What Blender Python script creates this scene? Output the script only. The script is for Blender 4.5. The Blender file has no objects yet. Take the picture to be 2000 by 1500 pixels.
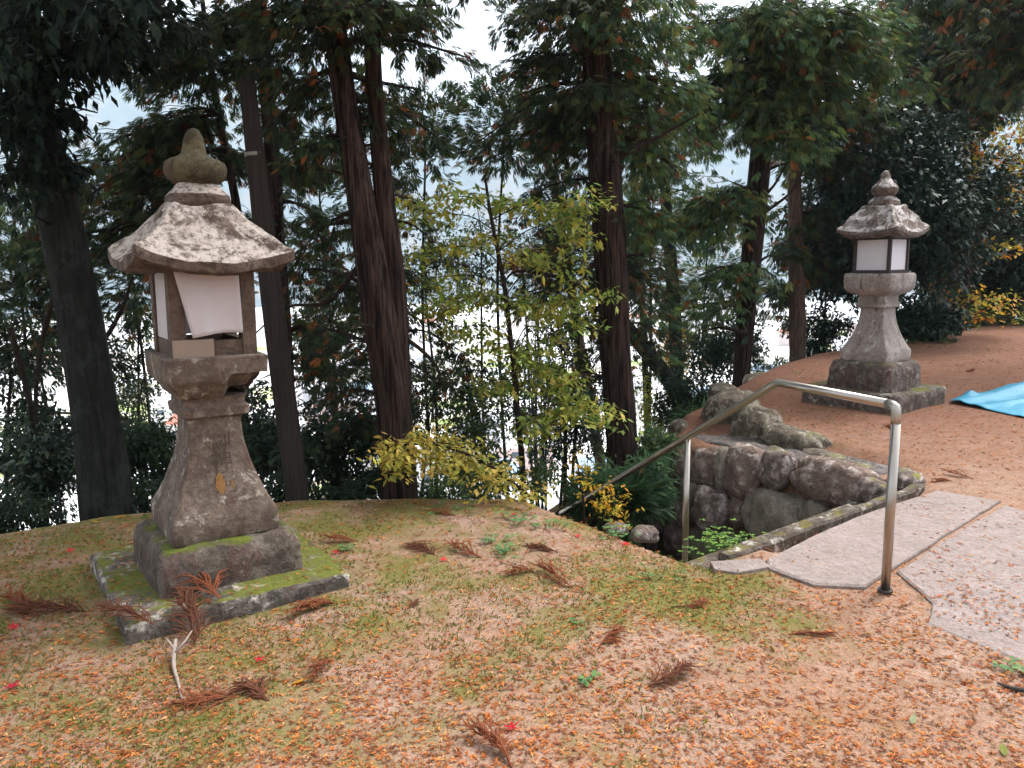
import bpy, bmesh, math, random
import numpy as np
from mathutils import Vector, Matrix, noise as mnoise

random.seed(7)
RNG = np.random.default_rng(11)
SC = bpy.context.scene
COL = SC.collection
PI = math.pi

# ------------------------------------------------------------------ camera frame (photo 2000 x 1500, f = 1500 px)
EYE = np.array([0.0, 0.0, 1.55])
AR = np.array([0.99987537, -0.01578751, 0.0])
AF = np.array([-0.00246196, -0.15592417, 0.98776596])
AU = np.array([-0.01559436, -0.98764285, -0.15594361])

def ray(px, py):
    p = np.array([px - 1000.0, py - 750.0, 1500.0])
    return np.array([p @ AR, p @ AF, p @ AU])
def at(px, py, Y):                       # the point seen at a photo pixel, Y metres ahead
    v = ray(px, py)
    return EYE + v * (Y / v[1])
def gp(px, py, z=0.0):                   # the point seen at a photo pixel at height z
    v = ray(px, py)
    return EYE + v * ((z - EYE[2]) / v[2])
def on_plane(px, py, p0, n):
    v = ray(px, py)
    return EYE + v * ((np.dot(p0 - EYE, n)) / np.dot(v, n))

# ------------------------------------------------------------------ objects and tags
def tag(o, label=None, cat=None, group=None, kind=None):
    if label: o['label'] = label
    if cat: o['category'] = cat
    if group: o['group'] = group
    if kind: o['kind'] = kind
    return o
def empty(name, loc=(0, 0, 0), rz=0.0, label=None, cat=None, group=None):
    o = bpy.data.objects.new(name, None)
    o.location = tuple(float(c) for c in loc)
    o.rotation_euler = (0, 0, rz)
    o.empty_display_size = 0.1
    COL.objects.link(o)
    return tag(o, label, cat, group)
def mesh(name, V, F, mat, parent=None, smooth=False, tint=None, mids=None):
    me = bpy.data.meshes.new(name)
    if isinstance(F, np.ndarray):
        n, k = F.shape
        V = np.asarray(V, dtype=np.float32)
        me.vertices.add(len(V)); me.vertices.foreach_set('co', V.ravel())
        me.loops.add(n * k); me.loops.foreach_set('vertex_index', F.astype(np.int32).ravel())
        me.polygons.add(n)
        me.polygons.foreach_set('loop_start', np.arange(0, n * k, k, dtype=np.int32))
        me.update(calc_edges=True)
    else:
        me.from_pydata([tuple(map(float, v)) for v in V], [], [tuple(int(i) for i in f) for f in F])
    for m in (mat if isinstance(mat, (list, tuple)) else [mat]):
        me.materials.append(m)
    if mids is not None:
        me.polygons.foreach_set('material_index', np.asarray(mids, dtype=np.int32))
    if tint is not None:
        a = me.attributes.new('tint', 'FLOAT_COLOR', 'FACE')
        t = np.ones((len(tint), 4), dtype=np.float32); t[:, :3] = tint
        a.data.foreach_set('color', t.ravel())
    if smooth:
        me.polygons.foreach_set('use_smooth', np.ones(len(me.polygons), dtype=bool))
    me.validate(); me.update()
    o = bpy.data.objects.new(name, me)
    COL.objects.link(o)
    if parent is not None: o.parent = parent
    return o
def copy_tree(o, parent=None):
    c = o.copy(); COL.objects.link(c)
    if parent is not None: c.parent = parent
    for ch in list(o.children): copy_tree(ch, c)
    return c

class MB:
    def __init__(s): s.v = []; s.f = []
    def add(s, V, F):
        b = len(s.v); s.v.extend([tuple(v) for v in V]); s.f.extend([tuple(i + b for i in f) for f in F])
        return s
    def box(s, c, d, rz=0.0):
        cx, cy, cz = c; hx, hy, hz = d[0] / 2, d[1] / 2, d[2] / 2
        ca, sa = math.cos(rz), math.sin(rz)
        V = [(cx + x * ca - y * sa, cy + x * sa + y * ca, cz + z) for z in (-hz, hz) for x, y in ((-hx, -hy), (hx, -hy), (hx, hy), (-hx, hy))]
        return s.add(V, [(3, 2, 1, 0), (4, 5, 6, 7), (0, 1, 5, 4), (1, 2, 6, 5), (2, 3, 7, 6), (3, 0, 4, 7)])
    def tube(s, P, R, n=8, ridge=0.0, seed=0, caps=True):
        P = [np.array(p, float) for p in P]
        if not hasattr(R, '__len__'): R = [R] * len(P)
        T = [P[min(i + 1, len(P) - 1)] - P[max(i - 1, 0)] for i in range(len(P))]
        T = [t / (np.linalg.norm(t) + 1e-9) for t in T]
        u = np.cross(T[0], [0.31, 0.95, 0.05]);
        if np.linalg.norm(u) < 1e-3: u = np.cross(T[0], [1, 0, 0])
        u /= np.linalg.norm(u)
        V = []; F = []
        for i, p in enumerate(P):
            u = u - T[i] * np.dot(u, T[i]); u /= np.linalg.norm(u); w = np.cross(T[i], u)
            for k in range(n):
                a = 2 * PI * k / n
                r = R[i]
                if ridge:
                    r *= 1 + ridge * mnoise.noise(Vector((math.cos(a) * 3.1 + seed, math.sin(a) * 3.1, p[2] * 0.7 + seed))) \
                           + ridge * 0.8 * mnoise.noise(Vector((math.cos(a) * 8 + seed, math.sin(a) * 8, p[2] * 1.3))) + ridge * (0.9 * mnoise.noise(Vector((math.cos(a) * 17 + seed, math.sin(a) * 17, p[2] * 2.2))) if n > 24 else 0)
                V.append(p + r * (math.cos(a) * u + math.sin(a) * w))
        for i in range(len(P) - 1):
            for k in range(n):
                F.append((i * n + k, i * n + (k + 1) % n, (i + 1) * n + (k + 1) % n, (i + 1) * n + k))
        if caps:
            F.append(tuple(range(n - 1, -1, -1))); F.append(tuple((len(P) - 1) * n + k for k in range(n)))
        return s.add(V, F)
    def build(s, name, mat, parent=None, smooth=False):
        return mesh(name, s.v, s.f, mat, parent, smooth)

def spline(P, m=8):
    P = [np.array(p, float) for p in P]
    Q = [2 * P[0] - P[1]] + P + [2 * P[-1] - P[-2]]
    out = []
    for i in range(1, len(Q) - 2):
        for j in range(m):
            t = j / m
            a, b, c, d = Q[i - 1:i + 3]
            out.append(0.5 * (2 * b + (c - a) * t + (2 * a - 5 * b + 4 * c - d) * t * t + (3 * b - a - 3 * c + d) * t ** 3))
    out.append(P[-1]); return out
def lerp_list(L, n):
    return list(np.interp(np.linspace(0, 1, n), np.linspace(0, 1, len(L)), L))

# ------------------------------------------------------------------ materials
def new_mat(name, rough=0.85, spec=0.3):
    m = bpy.data.materials.new(name); m.use_nodes = True
    nt = m.node_tree; b = nt.nodes['Principled BSDF']
    b.inputs['Roughness'].default_value = rough
    b.inputs['Specular IOR Level'].default_value = spec
    return m, nt, b
def N(nt, kind, **kw):
    n = nt.nodes.new(kind)
    for k, v in kw.items():
        if k in n.inputs: n.inputs[k].default_value = v
        else: setattr(n, k, v)
    return n
def c4(c): return (c[0], c[1], c[2], 1.0)
def coord(nt, which='Object', scale=(1, 1, 1)):
    if which == 'Pos': src = N(nt, 'ShaderNodeNewGeometry').outputs['Position']
    else: src = N(nt, 'ShaderNodeTexCoord').outputs[which]
    mp = N(nt, 'ShaderNodeMapping'); mp.inputs['Scale'].default_value = scale
    nt.links.new(src, mp.inputs['Vector']); return mp.outputs['Vector']
def noi(nt, vec, scale, detail=5, rough=0.6, dist=0.0):
    n = N(nt, 'ShaderNodeTexNoise', Scale=scale, Detail=detail, Roughness=rough, Distortion=dist)
    nt.links.new(vec, n.inputs['Vector']); return n.outputs['Fac']
def ramp(nt, fac, stops):
    r = N(nt, 'ShaderNodeValToRGB'); e = r.color_ramp.elements
    while len(e) < len(stops): e.new(0.5)
    for i, (p, c) in enumerate(stops):
        e[i].position = p; e[i].color = c4(c) if hasattr(c, '__len__') else (c, c, c, 1)
    nt.links.new(fac, r.inputs['Fac']); return r.outputs['Color']
def mix(nt, fac, a, b, blend='MIX'):
    m = N(nt, 'ShaderNodeMix', data_type='RGBA', blend_type=blend)
    for s, v in ((0, fac), (6, a), (7, b)):
        if hasattr(v, 'links') or hasattr(v, 'is_output'): nt.links.new(v, m.inputs[s])
        elif hasattr(v, '__len__'): m.inputs[s].default_value = c4(v)
        else: m.inputs[s].default_value = v
    return m.outputs[2]
def math_(nt, op, a, b=0.0, clamp=False):
    m = N(nt, 'ShaderNodeMath', operation=op, use_clamp=clamp)
    for i, v in enumerate((a, b)):
        if hasattr(v, 'is_output'): nt.links.new(v, m.inputs[i])
        else: m.inputs[i].default_value = v
    return m.outputs[0]
def bump(nt, bsdf, h, strength, dist):
    b = N(nt, 'ShaderNodeBump', Strength=strength, Distance=dist)
    nt.links.new(h, b.inputs['Height']); nt.links.new(b.outputs['Normal'], bsdf.inputs['Normal'])

def stone_mat(name, base, dark, lichen=(0.62, 0.56, 0.50), lich=0.55, moss=0.5, mosscol=(0.10, 0.13, 0.02), stain=(0.10, 0.055, 0.045), st=0.5, sc=1.0, uponly=False, blot=0.75):
    """lich / moss / st: 0 none .. 1 much"""
    m, nt, b = new_mat(name, 0.9, 0.2)
    v = coord(nt, 'Object')
    n1 = noi(nt, v, 4 * sc, 6, 0.65); n2 = noi(nt, v, 38 * sc, 4, 0.7); n3 = noi(nt, v, 9 * sc, 8, 0.7, 0.4)
    c = mix(nt, ramp(nt, n1, [(0.35, 0), (0.68, 1)]), dark, base)
    c = mix(nt, math_(nt, 'MULTIPLY', ramp(nt, n2, [(0.35, 1), (0.6, 0)]), 0.45), c, tuple(x * 0.45 for x in dark))
    n5 = noi(nt, v, 15 * sc, 6, 0.75, 0.6)
    c = mix(nt, ramp(nt, n5, [(0.44, blot), (0.54, 0)]), c, tuple(x * 0.42 for x in dark))
    if st > 0:
        v2 = coord(nt, 'Object', (1.6, 1.6, 0.45))
        s = noi(nt, v2, 7 * sc, 6, 0.7)
        c = mix(nt, ramp(nt, s, [(0.62 - 0.2 * st, 0), (0.70 - 0.12 * st, 0.85)]), c, stain)
    if lich > 0:
        lf = ramp(nt, n3, [(0.66 - 0.28 * lich, 0), (0.71 - 0.24 * lich, 0.95)])
        lf = math_(nt, 'MULTIPLY', lf, ramp(nt, n2, [(0.36, 0.25), (0.52, 1)]))
        if uponly:
            g0 = N(nt, 'ShaderNodeNewGeometry'); s0 = N(nt, 'ShaderNodeSeparateXYZ'); nt.links.new(g0.outputs['True Normal'], s0.inputs[0])
            lf = math_(nt, 'MULTIPLY', lf, ramp(nt, s0.outputs['Z'], [(0.25, 0), (0.5, 1)]))
        c = mix(nt, lf, c, mix(nt, n2, tuple(x * 0.6 for x in lichen), lichen))
    if moss > 0:
        g = N(nt, 'ShaderNodeNewGeometry'); sx = N(nt, 'ShaderNodeSeparateXYZ'); nt.links.new(g.outputs['Normal'], sx.inputs[0])
        up = math_(nt, 'MULTIPLY', math_(nt, 'ADD', sx.outputs['Z'], 0.25), 0.75, True)
        mk = math_(nt, 'ADD', math_(nt, 'MULTIPLY', up, 0.55), math_(nt, 'MULTIPLY', noi(nt, v, 5.5 * sc, 5, 0.65), 0.9))
        lo = 0.84 - 0.24 * moss
        c = mix(nt, ramp(nt, math_(nt, 'SUBTRACT', mk, 0.3), [(lo - 0.04, 0), (lo + 0.05, 0.92)]), c, mix(nt, n2, tuple(x * 0.45 for x in mosscol), tuple(x * 1.15 for x in mosscol)))
    nt.links.new(c, b.inputs['Base Color'])
    bump(nt, b, math_(nt, 'ADD', math_(nt, 'MULTIPLY', n3, 1.2), math_(nt, 'MULTIPLY', n2, 0.6)), 1.0, 0.018)
    return m

def leaf_mat(name, rough=0.6, spec=0.3, trans=0.3):
    m, nt, b = new_mat(name, rough, spec)
    a = N(nt, 'ShaderNodeAttribute', attribute_name='tint')
    nt.links.new(a.outputs['Color'], b.inputs['Base Color'])
    t = N(nt, 'ShaderNodeBsdfTranslucent'); nt.links.new(a.outputs['Color'], t.inputs['Color'])
    ms = N(nt, 'ShaderNodeMixShader', Fac=trans)
    nt.links.new(b.outputs[0], ms.inputs[1]); nt.links.new(t.outputs[0], ms.inputs[2])
    nt.links.new(ms.outputs[0], nt.nodes['Material Output'].inputs['Surface'])
    return m

def bark_mat(name, a, bcol, zs=0.12, sc=26, lich=None):
    m, nt, b = new_mat(name, 0.95, 0.1)
    v = coord(nt, 'Pos', (1, 1, zs))
    n1 = noi(nt, v, sc, 6, 0.7, 0.3); n2 = noi(nt, coord(nt, 'Pos', (1, 1, 0.5)), 3.5, 5, 0.6)
    c = mix(nt, ramp(nt, n1, [(0.42, 0), (0.66, 1)]), a, bcol)
    c = mix(nt, ramp(nt, n2, [(0.45, 0), (0.75, 0.6)]), c, tuple(x * 0.55 for x in a))
    if lich:
        c = mix(nt, ramp(nt, noi(nt, coord(nt, 'Pos', (1, 1, 0.8)), 5, 7, 0.7), [(0.52, 0), (0.62, 0.6)]), c, lich)
    nt.links.new(c, b.inputs['Base Color'])
    bump(nt, b, n1, 1.0, 0.035)
    return m

def flat_mat(name, col, rough=0.8, spec=0.3, var=0.15, sc=8, metal=0.0, bmp=0.0):
    m, nt, b = new_mat(name, rough, spec)
    v = coord(nt, 'Object'); n = noi(nt, v, sc, 6, 0.65)
    nt.links.new(mix(nt, n, tuple(x * (1 - var) for x in col), tuple(min(1, x * (1 + var)) for x in col)), b.inputs['Base Color'])
    b.inputs['Metallic'].default_value = metal
    if bmp: bump(nt, b, n, 0.6, bmp)
    return m

M = {}
M['lantern_a'] = stone_mat('brown_granite', (0.245, 0.188, 0.150), (0.150, 0.112, 0.088), lichen=(0.48, 0.43, 0.37), lich=0.34, moss=0.12, st=0.40, blot=0.55)
M['lantern_a_low'] = stone_mat('mossy_granite', (0.21, 0.172, 0.14), (0.10, 0.08, 0.066), lichen=(0.40, 0.35, 0.30), lich=0.30, moss=0.80, mosscol=(0.135, 0.165, 0.02), st=0.6)
M['lantern_a_slab'] = stone_mat('mossy_slab_granite', (0.22, 0.19, 0.165), (0.12, 0.10, 0.085), lich=0.45, moss=0.85, mosscol=(0.15, 0.165, 0.022), st=0.3)
M['lantern_a_roof'] = stone_mat('lichened_granite', (0.21, 0.155, 0.12), (0.10, 0.07, 0.055), lichen=(0.62, 0.53, 0.47), lich=0.84, moss=0.62, mosscol=(0.06, 0.055, 0.014), st=0.35, uponly=True)
M['lantern_a_top'] = stone_mat('olive_granite', (0.135, 0.112, 0.060), (0.075, 0.06, 0.036), lich=0.0, moss=0.25, mosscol=(0.13, 0.125, 0.03), st=0.25)
M['lantern_b'] = stone_mat('grey_granite', (0.46, 0.40, 0.37), (0.31, 0.265, 0.245), blot=0.3, lich=0.30, moss=0.20, mosscol=(0.16, 0.17, 0.06), st=0.25)
M['lantern_b_low'] = stone_mat('dark_granite', (0.25, 0.21, 0.18), (0.13, 0.105, 0.09), lich=0.25, moss=0.60, mosscol=(0.15, 0.17, 0.02), st=0.6)
M['lantern_b_roof'] = stone_mat('lichened_grey_granite', (0.30, 0.24, 0.21), (0.15, 0.115, 0.10), lichen=(0.70, 0.66, 0.64), lich=0.72, moss=0.58, mosscol=(0.09, 0.08, 0.018), st=0.4, uponly=True)
M['boulder'] = stone_mat('boulder_stone', (0.25, 0.21, 0.16), (0.13, 0.105, 0.078), lichen=(0.40, 0.365, 0.29), lich=0.5, moss=0.45, mosscol=(0.17, 0.16, 0.05), st=0.3)
M['wall_a'] = stone_mat('wall_stone_purple', (0.34, 0.25, 0.21), (0.17, 0.12, 0.10), lichen=(0.58, 0.50, 0.45), lich=0.50, moss=0.25, st=0.5, blot=0.45)
M['wall_b'] = stone_mat('wall_stone_grey', (0.34, 0.30, 0.24), (0.21, 0.18, 0.145), blot=0.4, lich=0.15, moss=0.40, mosscol=(0.10, 0.11, 0.02), st=0.3)
M['wall_c'] = stone_mat('wall_stone_mossy', (0.38, 0.30, 0.27), (0.17, 0.13, 0.115), lichen=(0.60, 0.53, 0.50), lich=0.5, moss=0.75, mosscol=(0.20, 0.21, 0.02), st=0.5)
M['slab'] = stone_mat('granite_paving', (0.335, 0.272, 0.252), (0.27, 0.215, 0.195), lichen=(0.44, 0.38, 0.36), lich=0.0, moss=0.0, st=0.0, blot=0.06)
M['kerb'] = stone_mat('kerb_granite', (0.22, 0.185, 0.155), (0.10, 0.08, 0.062), lich=0.35, moss=0.55, mosscol=(0.17, 0.14, 0.03), st=0.4)
M['cap'] = stone_mat('cap_mortar', (0.21, 0.185, 0.175), (0.13, 0.11, 0.10), lich=0.1, moss=0.1, st=0.15)
M['paper'] = flat_mat('white_paper', (0.50, 0.455, 0.465), 0.9, 0.1, 0.13, 7)
M['paper_b'] = flat_mat('white_panel_paper', (0.70, 0.69, 0.74), 0.9, 0.1, 0.07, 6)
M['box_wood'] = flat_mat('weathered_wood', (0.145, 0.11, 0.082), 0.9, 0.1, 0.25, 14)
M['box_sill'] = flat_mat('pinkish_board', (0.27, 0.205, 0.165), 0.9, 0.1, 0.12, 14)
M['box_stone'] = stone_mat('frame_stone', (0.165, 0.118, 0.090), (0.105, 0.073, 0.055), lich=0.0, moss=0.0, st=0.35, blot=0.35)
M['box_dark'] = flat_mat('dark_frame_wood', (0.055, 0.047, 0.043), 0.8, 0.2, 0.3, 14)
M['carved'] = flat_mat('carved_grooves', (0.078, 0.060, 0.050), 1.0, 0.0, 0.2)
M['orange_lichen'] = flat_mat('orange_lichen', (0.215, 0.115, 0.045), 1.0, 0.0, 0.6, 60)
M['tarp'] = flat_mat('blue_tarpaulin', (0.028, 0.235, 0.37), 0.45, 0.4, 0.10, 5, bmp=0.004)
M['bark_red'] = bark_mat('cypress_bark', (0.011, 0.007, 0.006), (0.085, 0.054, 0.043), 0.06, 38)
M['bark_grey'] = bark_mat('grey_bark', (0.016, 0.017, 0.0155), (0.036, 0.037, 0.033), lich=(0.045, 0.056, 0.05))
M['bark_brown'] = bark_mat('pale_bark', (0.07, 0.047, 0.036), (0.16, 0.11, 0.085))
M['twig'] = bark_mat('twig_bark', (0.028, 0.02, 0.016), (0.06, 0.043, 0.035), 0.5, 30)
M['pole'] = bark_mat('pole_wood', (0.036, 0.030, 0.026), (0.056, 0.046, 0.040), 0.05, 40)
M['leaf'] = leaf_mat('conifer_leaf', 0.65, 0.2, 0.40)
M['leaf_gloss'] = leaf_mat('glossy_leaf', 0.5, 0.28, 0.12)
M['leaf_thin'] = leaf_mat('thin_leaf', 0.6, 0.2, 0.42)
M['litter'] = leaf_mat('dry_litter', 0.9, 0.1, 0.1)
M['frond'] = flat_mat('dead_cedar', (0.165, 0.052, 0.025), 0.9, 0.1, 0.4, 40)
M['frond_dark'] = flat_mat('dead_cedar_dark', (0.10, 0.038, 0.022), 0.9, 0.1, 0.4, 40)
M['stick'] = flat_mat('dry_grey_stick', (0.30, 0.24, 0.21), 0.9, 0.1, 0.3, 20)

def steel():
    m, nt, b = new_mat('brushed_steel', 0.30, 0.5)
    b.inputs['Metallic'].default_value = 1.0
    v = coord(nt, 'Pos'); n = noi(nt, v, 14, 5, 0.7)
    nt.links.new(mix(nt, ramp(nt, n, [(0.3, 0), (0.75, 1)]), (0.40, 0.355, 0.31), (0.45, 0.41, 0.375)), b.inputs['Base Color'])
    pass
    return m
M['steel'] = steel()

def soil_mat():
    m, nt, b = new_mat('leaf_strewn_soil', 0.95, 0.1)
    v = coord(nt, 'Pos')
    n1 = noi(nt, v, 1.3, 6, 0.6); n2 = noi(nt, v, 9, 7, 0.7); n3 = noi(nt, v, 70, 4, 0.75); n4 = noi(nt, v, 2.6, 7, 0.68, 0.4)
    soil = mix(nt, ramp(nt, n2, [(0.33, 0), (0.7, 1)]), (0.25, 0.152, 0.103), (0.41, 0.278, 0.215))
    soil = mix(nt, ramp(nt, n1, [(0.4, 0), (0.72, 0.6)]), soil, (0.29, 0.125, 0.055))
    soil = mix(nt, math_(nt, 'MULTIPLY', ramp(nt, n3, [(0.38, 1), (0.55, 0)]), 0.5), soil, (0.12, 0.075, 0.05))
    s = N(nt, 'ShaderNodeSeparateXYZ'); nt.links.new(v, s.inputs[0])
    # moss grows on the side towards the slope and thins out towards the trodden path
    k = math_(nt, 'SUBTRACT', 1.0, math_(nt, 'MULTIPLY', math_(nt, 'ADD', s.outputs['X'], 0.9), 0.28), True)
    y = math_(nt, 'MULTIPLY', math_(nt, 'SUBTRACT', s.outputs['Y'], 2.0), 0.22, True)
    mk = math_(nt, 'ADD', math_(nt, 'MULTIPLY', n4, 0.95), math_(nt, 'MULTIPLY', math_(nt, 'ADD', math_(nt, 'MULTIPLY', k, 0.7), math_(nt, 'MULTIPLY', y, 0.35)), 0.34))
    dn = N(nt, 'ShaderNodeVectorMath', operation='DISTANCE'); nt.links.new(v, dn.inputs[0]); dn.inputs[1].default_value = (0.85, 3.45, 0)
    mk = math_(nt, 'ADD', mk, math_(nt, 'MULTIPLY', math_(nt, 'SUBTRACT', 1.0, math_(nt, 'MULTIPLY', dn.outputs['Value'], 1.25), True), 0.30))
    moss = mix(nt, n3, (0.080, 0.080, 0.020), (0.185, 0.182, 0.040))
    c = mix(nt, ramp(nt, mk, [(0.655, 0), (0.83, 0.85)]), soil, moss)
    red = mix(nt, n2, (0.135, 0.060, 0.038), (0.235, 0.120, 0.080))      # the upper yard is covered in rusty needles
    ry = math_(nt, 'MULTIPLY', math_(nt, 'SUBTRACT', s.outputs['Y'], 4.7), 0.40, True)
    c = mix(nt, math_(nt, 'MULTIPLY', ry, 0.88), c, red)
    nt.links.new(c, b.inputs['Base Color'])
    bump(nt, b, math_(nt, 'ADD', n3, math_(nt, 'MULTIPLY', n2, 1.5)), 0.8, 0.012)
    return m
def simple_noise_mat(name, stops, sc, detail=6, which='Pos', rough=0.95):
    m, nt, b = new_mat(name, rough, 0.1)
    nt.links.new(ramp(nt, noi(nt, coord(nt, which), sc, detail, 0.65), stops), b.inputs['Base Color'])
    return m
M['soil'] = soil_mat()
M['slope'] = simple_noise_mat('forest_floor', [(0.3, (0.05, 0.04, 0.02)), (0.5, (0.10, 0.07, 0.035)), (0.7, (0.06, 0.07, 0.025))], 3)
M['valley'] = simple_noise_mat('valley_floor', [(0.36, (0.26, 0.34, 0.10)), (0.42, (0.55, 0.50, 0.36)), (0.47, (0.72, 0.71, 0.72)), (0.62, (0.78, 0.77, 0.78)), (0.68, (0.36, 0.36, 0.38)), (0.74, (0.60, 0.50, 0.45))], 0.035, 5)
M['hills'] = simple_noise_mat('wooded_hills', [(0.35, (0.035, 0.046, 0.055)), (0.5, (0.07, 0.08, 0.085)), (0.62, (0.14, 0.105, 0.09)), (0.7, (0.05, 0.06, 0.07))], 0.02, 9)

# ------------------------------------------------------------------ ground
ND = np.array([0.803, 0.596]); DD = np.array([-0.596, 0.803])     # along the kerb / down the steps
K0 = np.array([1.06, 3.80])                                          # near end of the kerb
TERR = np.array([(-60, -4), (-20, 1.0), (-8, 3.3), (-3.08, 4.45), (-2.66, 4.78), (-1.43, 5.03), (-.77, 5.02), (0, 4.97), (.31, 4.66), (.60, 4.33), (.95, 3.88),
                 (1.06, 3.80), (2.78, 5.08), (1.56, 6.95), (1.80, 7.6), (2.25, 8.25), (3.3, 9.7), (4.5, 11.1), (7.0, 12.9), (10.6, 16.5), (14, 19), (60, 40), (60, -60), (-60, -60)], float)
def poly_sd(x, y, P):
    d = np.full(x.shape, 1e9); ins = np.zeros(x.shape, bool)
    n = len(P)
    for i in range(n):
        a, b = P[i], P[(i + 1) % n]
        e = b - a; t = np.clip(((x - a[0]) * e[0] + (y - a[1]) * e[1]) / (e @ e), 0, 1)
        d = np.minimum(d, np.hypot(x - a[0] - t * e[0], y - a[1] - t * e[1]))
        c = ((a[1] > y) != (b[1] > y)) & (x < (b[0] - a[0]) * (y - a[1]) / (b[1] - a[1] + 1e-12) + a[0])
        ins ^= c
    return np.where(ins, -d, d)
def sst(x, a, b):
    t = np.clip((x - a) / (b - a), 0, 1); return t * t * (3 - 2 * t)
def vnoise(x, y, s=1.0):          # cheap smooth value noise, vectorised
    x = x * s; y = y * s
    xi = np.floor(x).astype(int); yi = np.floor(y).astype(int); fx = x - xi; fy = y - yi
    fx = fx * fx * (3 - 2 * fx); fy = fy * fy * (3 - 2 * fy)
    h = lambda a, b: (np.sin(a * 127.1 + b * 311.7) * 43758.5453) % 1.0
    return (h(xi, yi) * (1 - fx) + h(xi + 1, yi) * fx) * (1 - fy) + (h(xi, yi + 1) * (1 - fx) + h(xi + 1, yi + 1) * fx) * fy
def rise(x, y):                    # the yard by the far lantern lies a little higher
    n = (x - K0[0]) * ND[0] + (y - K0[1]) * ND[1]
    return 0.15 * sst(y, 7.8, 10.5) * sst(n, 2.7, 2.95) + 0.02 * sst(n, 2.72, 2.9) * sst(y, 5.6, 6.6)
def ground_h(x, y):
    x = np.asarray(x, float); y = np.asarray(y, float)
    sd = poly_sd(x, y, TERR); d = np.maximum(sd, 0)
    z = 0.022 * (vnoise(x, y, 1.1) - .5) + 0.012 * (vnoise(x + 9, y, 3.7) - .5) + rise(x, y)
    drop = np.where(d < 4, 0.78 * d, 3.12 + 0.64 * (d - 4))
    z = z - drop * sst(d, 0, 0.12) - 0.03 * sst(sd, -0.35, 0.0) * (1 - sst(d, 0, .2)) * (x < 1.0)
    t = (x - K0[0]) * DD[0] + (y - K0[1]) * DD[1]; n = (x - K0[0]) * ND[0] + (y - K0[1]) * ND[1]
    z = z - 0.09 * sst(n, 1.9, 2.1) * (1 - sst(n, 2.62, 2.85)) * sst(t, 0.1, 0.6)
    z = z - 0.07 * sst(t, -0.13, -0.08) * (1 - sst(t, 0.0, 0.03)) * sst(n, 0.3, 0.5) * (1 - sst(n, 1.9, 2.2))
    ch = sst(t, -0.01, 0.06) * sst(n, -0.10, 0.02) * (n < 2.16) * (t < 3.4)
    z = z + ch * (np.minimum(z, -0.30 - 0.62 * t) - z)
    fl = -36 + 1.2 * (vnoise(x, y, 0.03) - .5) + 0.4 * (vnoise(x, y, 0.2) - .5)
    return np.maximum(z, fl)
def axis(a, b, step, lo, hi, g=1.16):
    m = list(np.arange(a, b + 1e-6, step)); L = []; p, s = a, step
    while p > lo: s *= g; p -= s; L.append(p)
    p, s = m[-1], step; Rr = []
    while p < hi: s *= g; p += s; Rr.append(p)
    return np.array(L[::-1] + m + Rr)
def make_ground():
    X = axis(-5.0, 9.0, 0.07, -2600, 2600, 1.13); Y = axis(1.0, 12.5, 0.07, -60, 3200, 1.10)
    def fine(A, a, b): return np.concatenate([A[A < a], np.arange(a, b, 0.033), A[A >= b]])
    X = fine(X, -0.5, 3.2); Y = fine(Y, 3.2, 7.2)
    gx, gy = np.meshgrid(X, Y); z = ground_h(gx, gy)
    V = np.stack([gx, gy, z], -1).reshape(-1, 3)
    nx, ny = len(X), len(Y)
    i = (np.arange(ny - 1)[:, None] * nx + np.arange(nx - 1)[None, :]).ravel()
    F = np.stack([i, i + 1, i + 1 + nx, i + nx], -1)
    c = V[F].mean(1); sd = poly_sd(c[:, 0], c[:, 1], TERR)
    mi = np.where(c[:, 2] < -33.5, 2, np.where(sd > 0.15, 1, 0))
    tag(mesh('ground', V, F, [M['soil'], M['slope'], M['valley']], smooth=True, mids=mi), kind='structure')
make_ground()

def make_hills():
    A = np.linspace(-62, 62, 220) * PI / 180; Rr = np.concatenate([np.linspace(620, 1700, 46), np.linspace(1740, 2300, 8)])
    a, r = np.meshgrid(A, Rr)
    x = r * np.sin(a); y = r * np.cos(a)
    crest = 330 + 90 * sst(-a, -0.1, 0.6) + 110 * (vnoise(a * 3 + 4, a * 0, 1.0) - .5) + 60 * (vnoise(a * 9, a * 0 + 3, 1.0) - .5)
    f = sst(r, 640, 1620) ** 1.15
    z = -45 + crest * f + 70 * f * (vnoise(x, y, 1 / 210) - .5) + 26 * f * (vnoise(x, y, 1 / 70) - .5) + 7 * (vnoise(x, y, 1 / 18) - .5)
    z = np.where(r > 1700, z - (r - 1700) * 0.5, z)
    V = np.stack([x, y, z], -1).reshape(-1, 3); nx = len(A)
    i = (np.arange(len(Rr) - 1)[:, None] * nx + np.arange(nx - 1)[None, :]).ravel()
    tag(mesh('hills', V, np.stack([i, i + 1, i + 1 + nx, i + nx], -1), M['hills'], smooth=True), kind='structure')
make_hills()

def gh(x, y): return float(ground_h(np.array([x]), np.array([y]))[0])
def ground_hit(px, py):            # where the sight line of a photo pixel meets the terrace
    p = gp(px, py, 0.0)
    for _ in range(4): p = gp(px, py, gh(p[0], p[1]))
    return p

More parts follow.
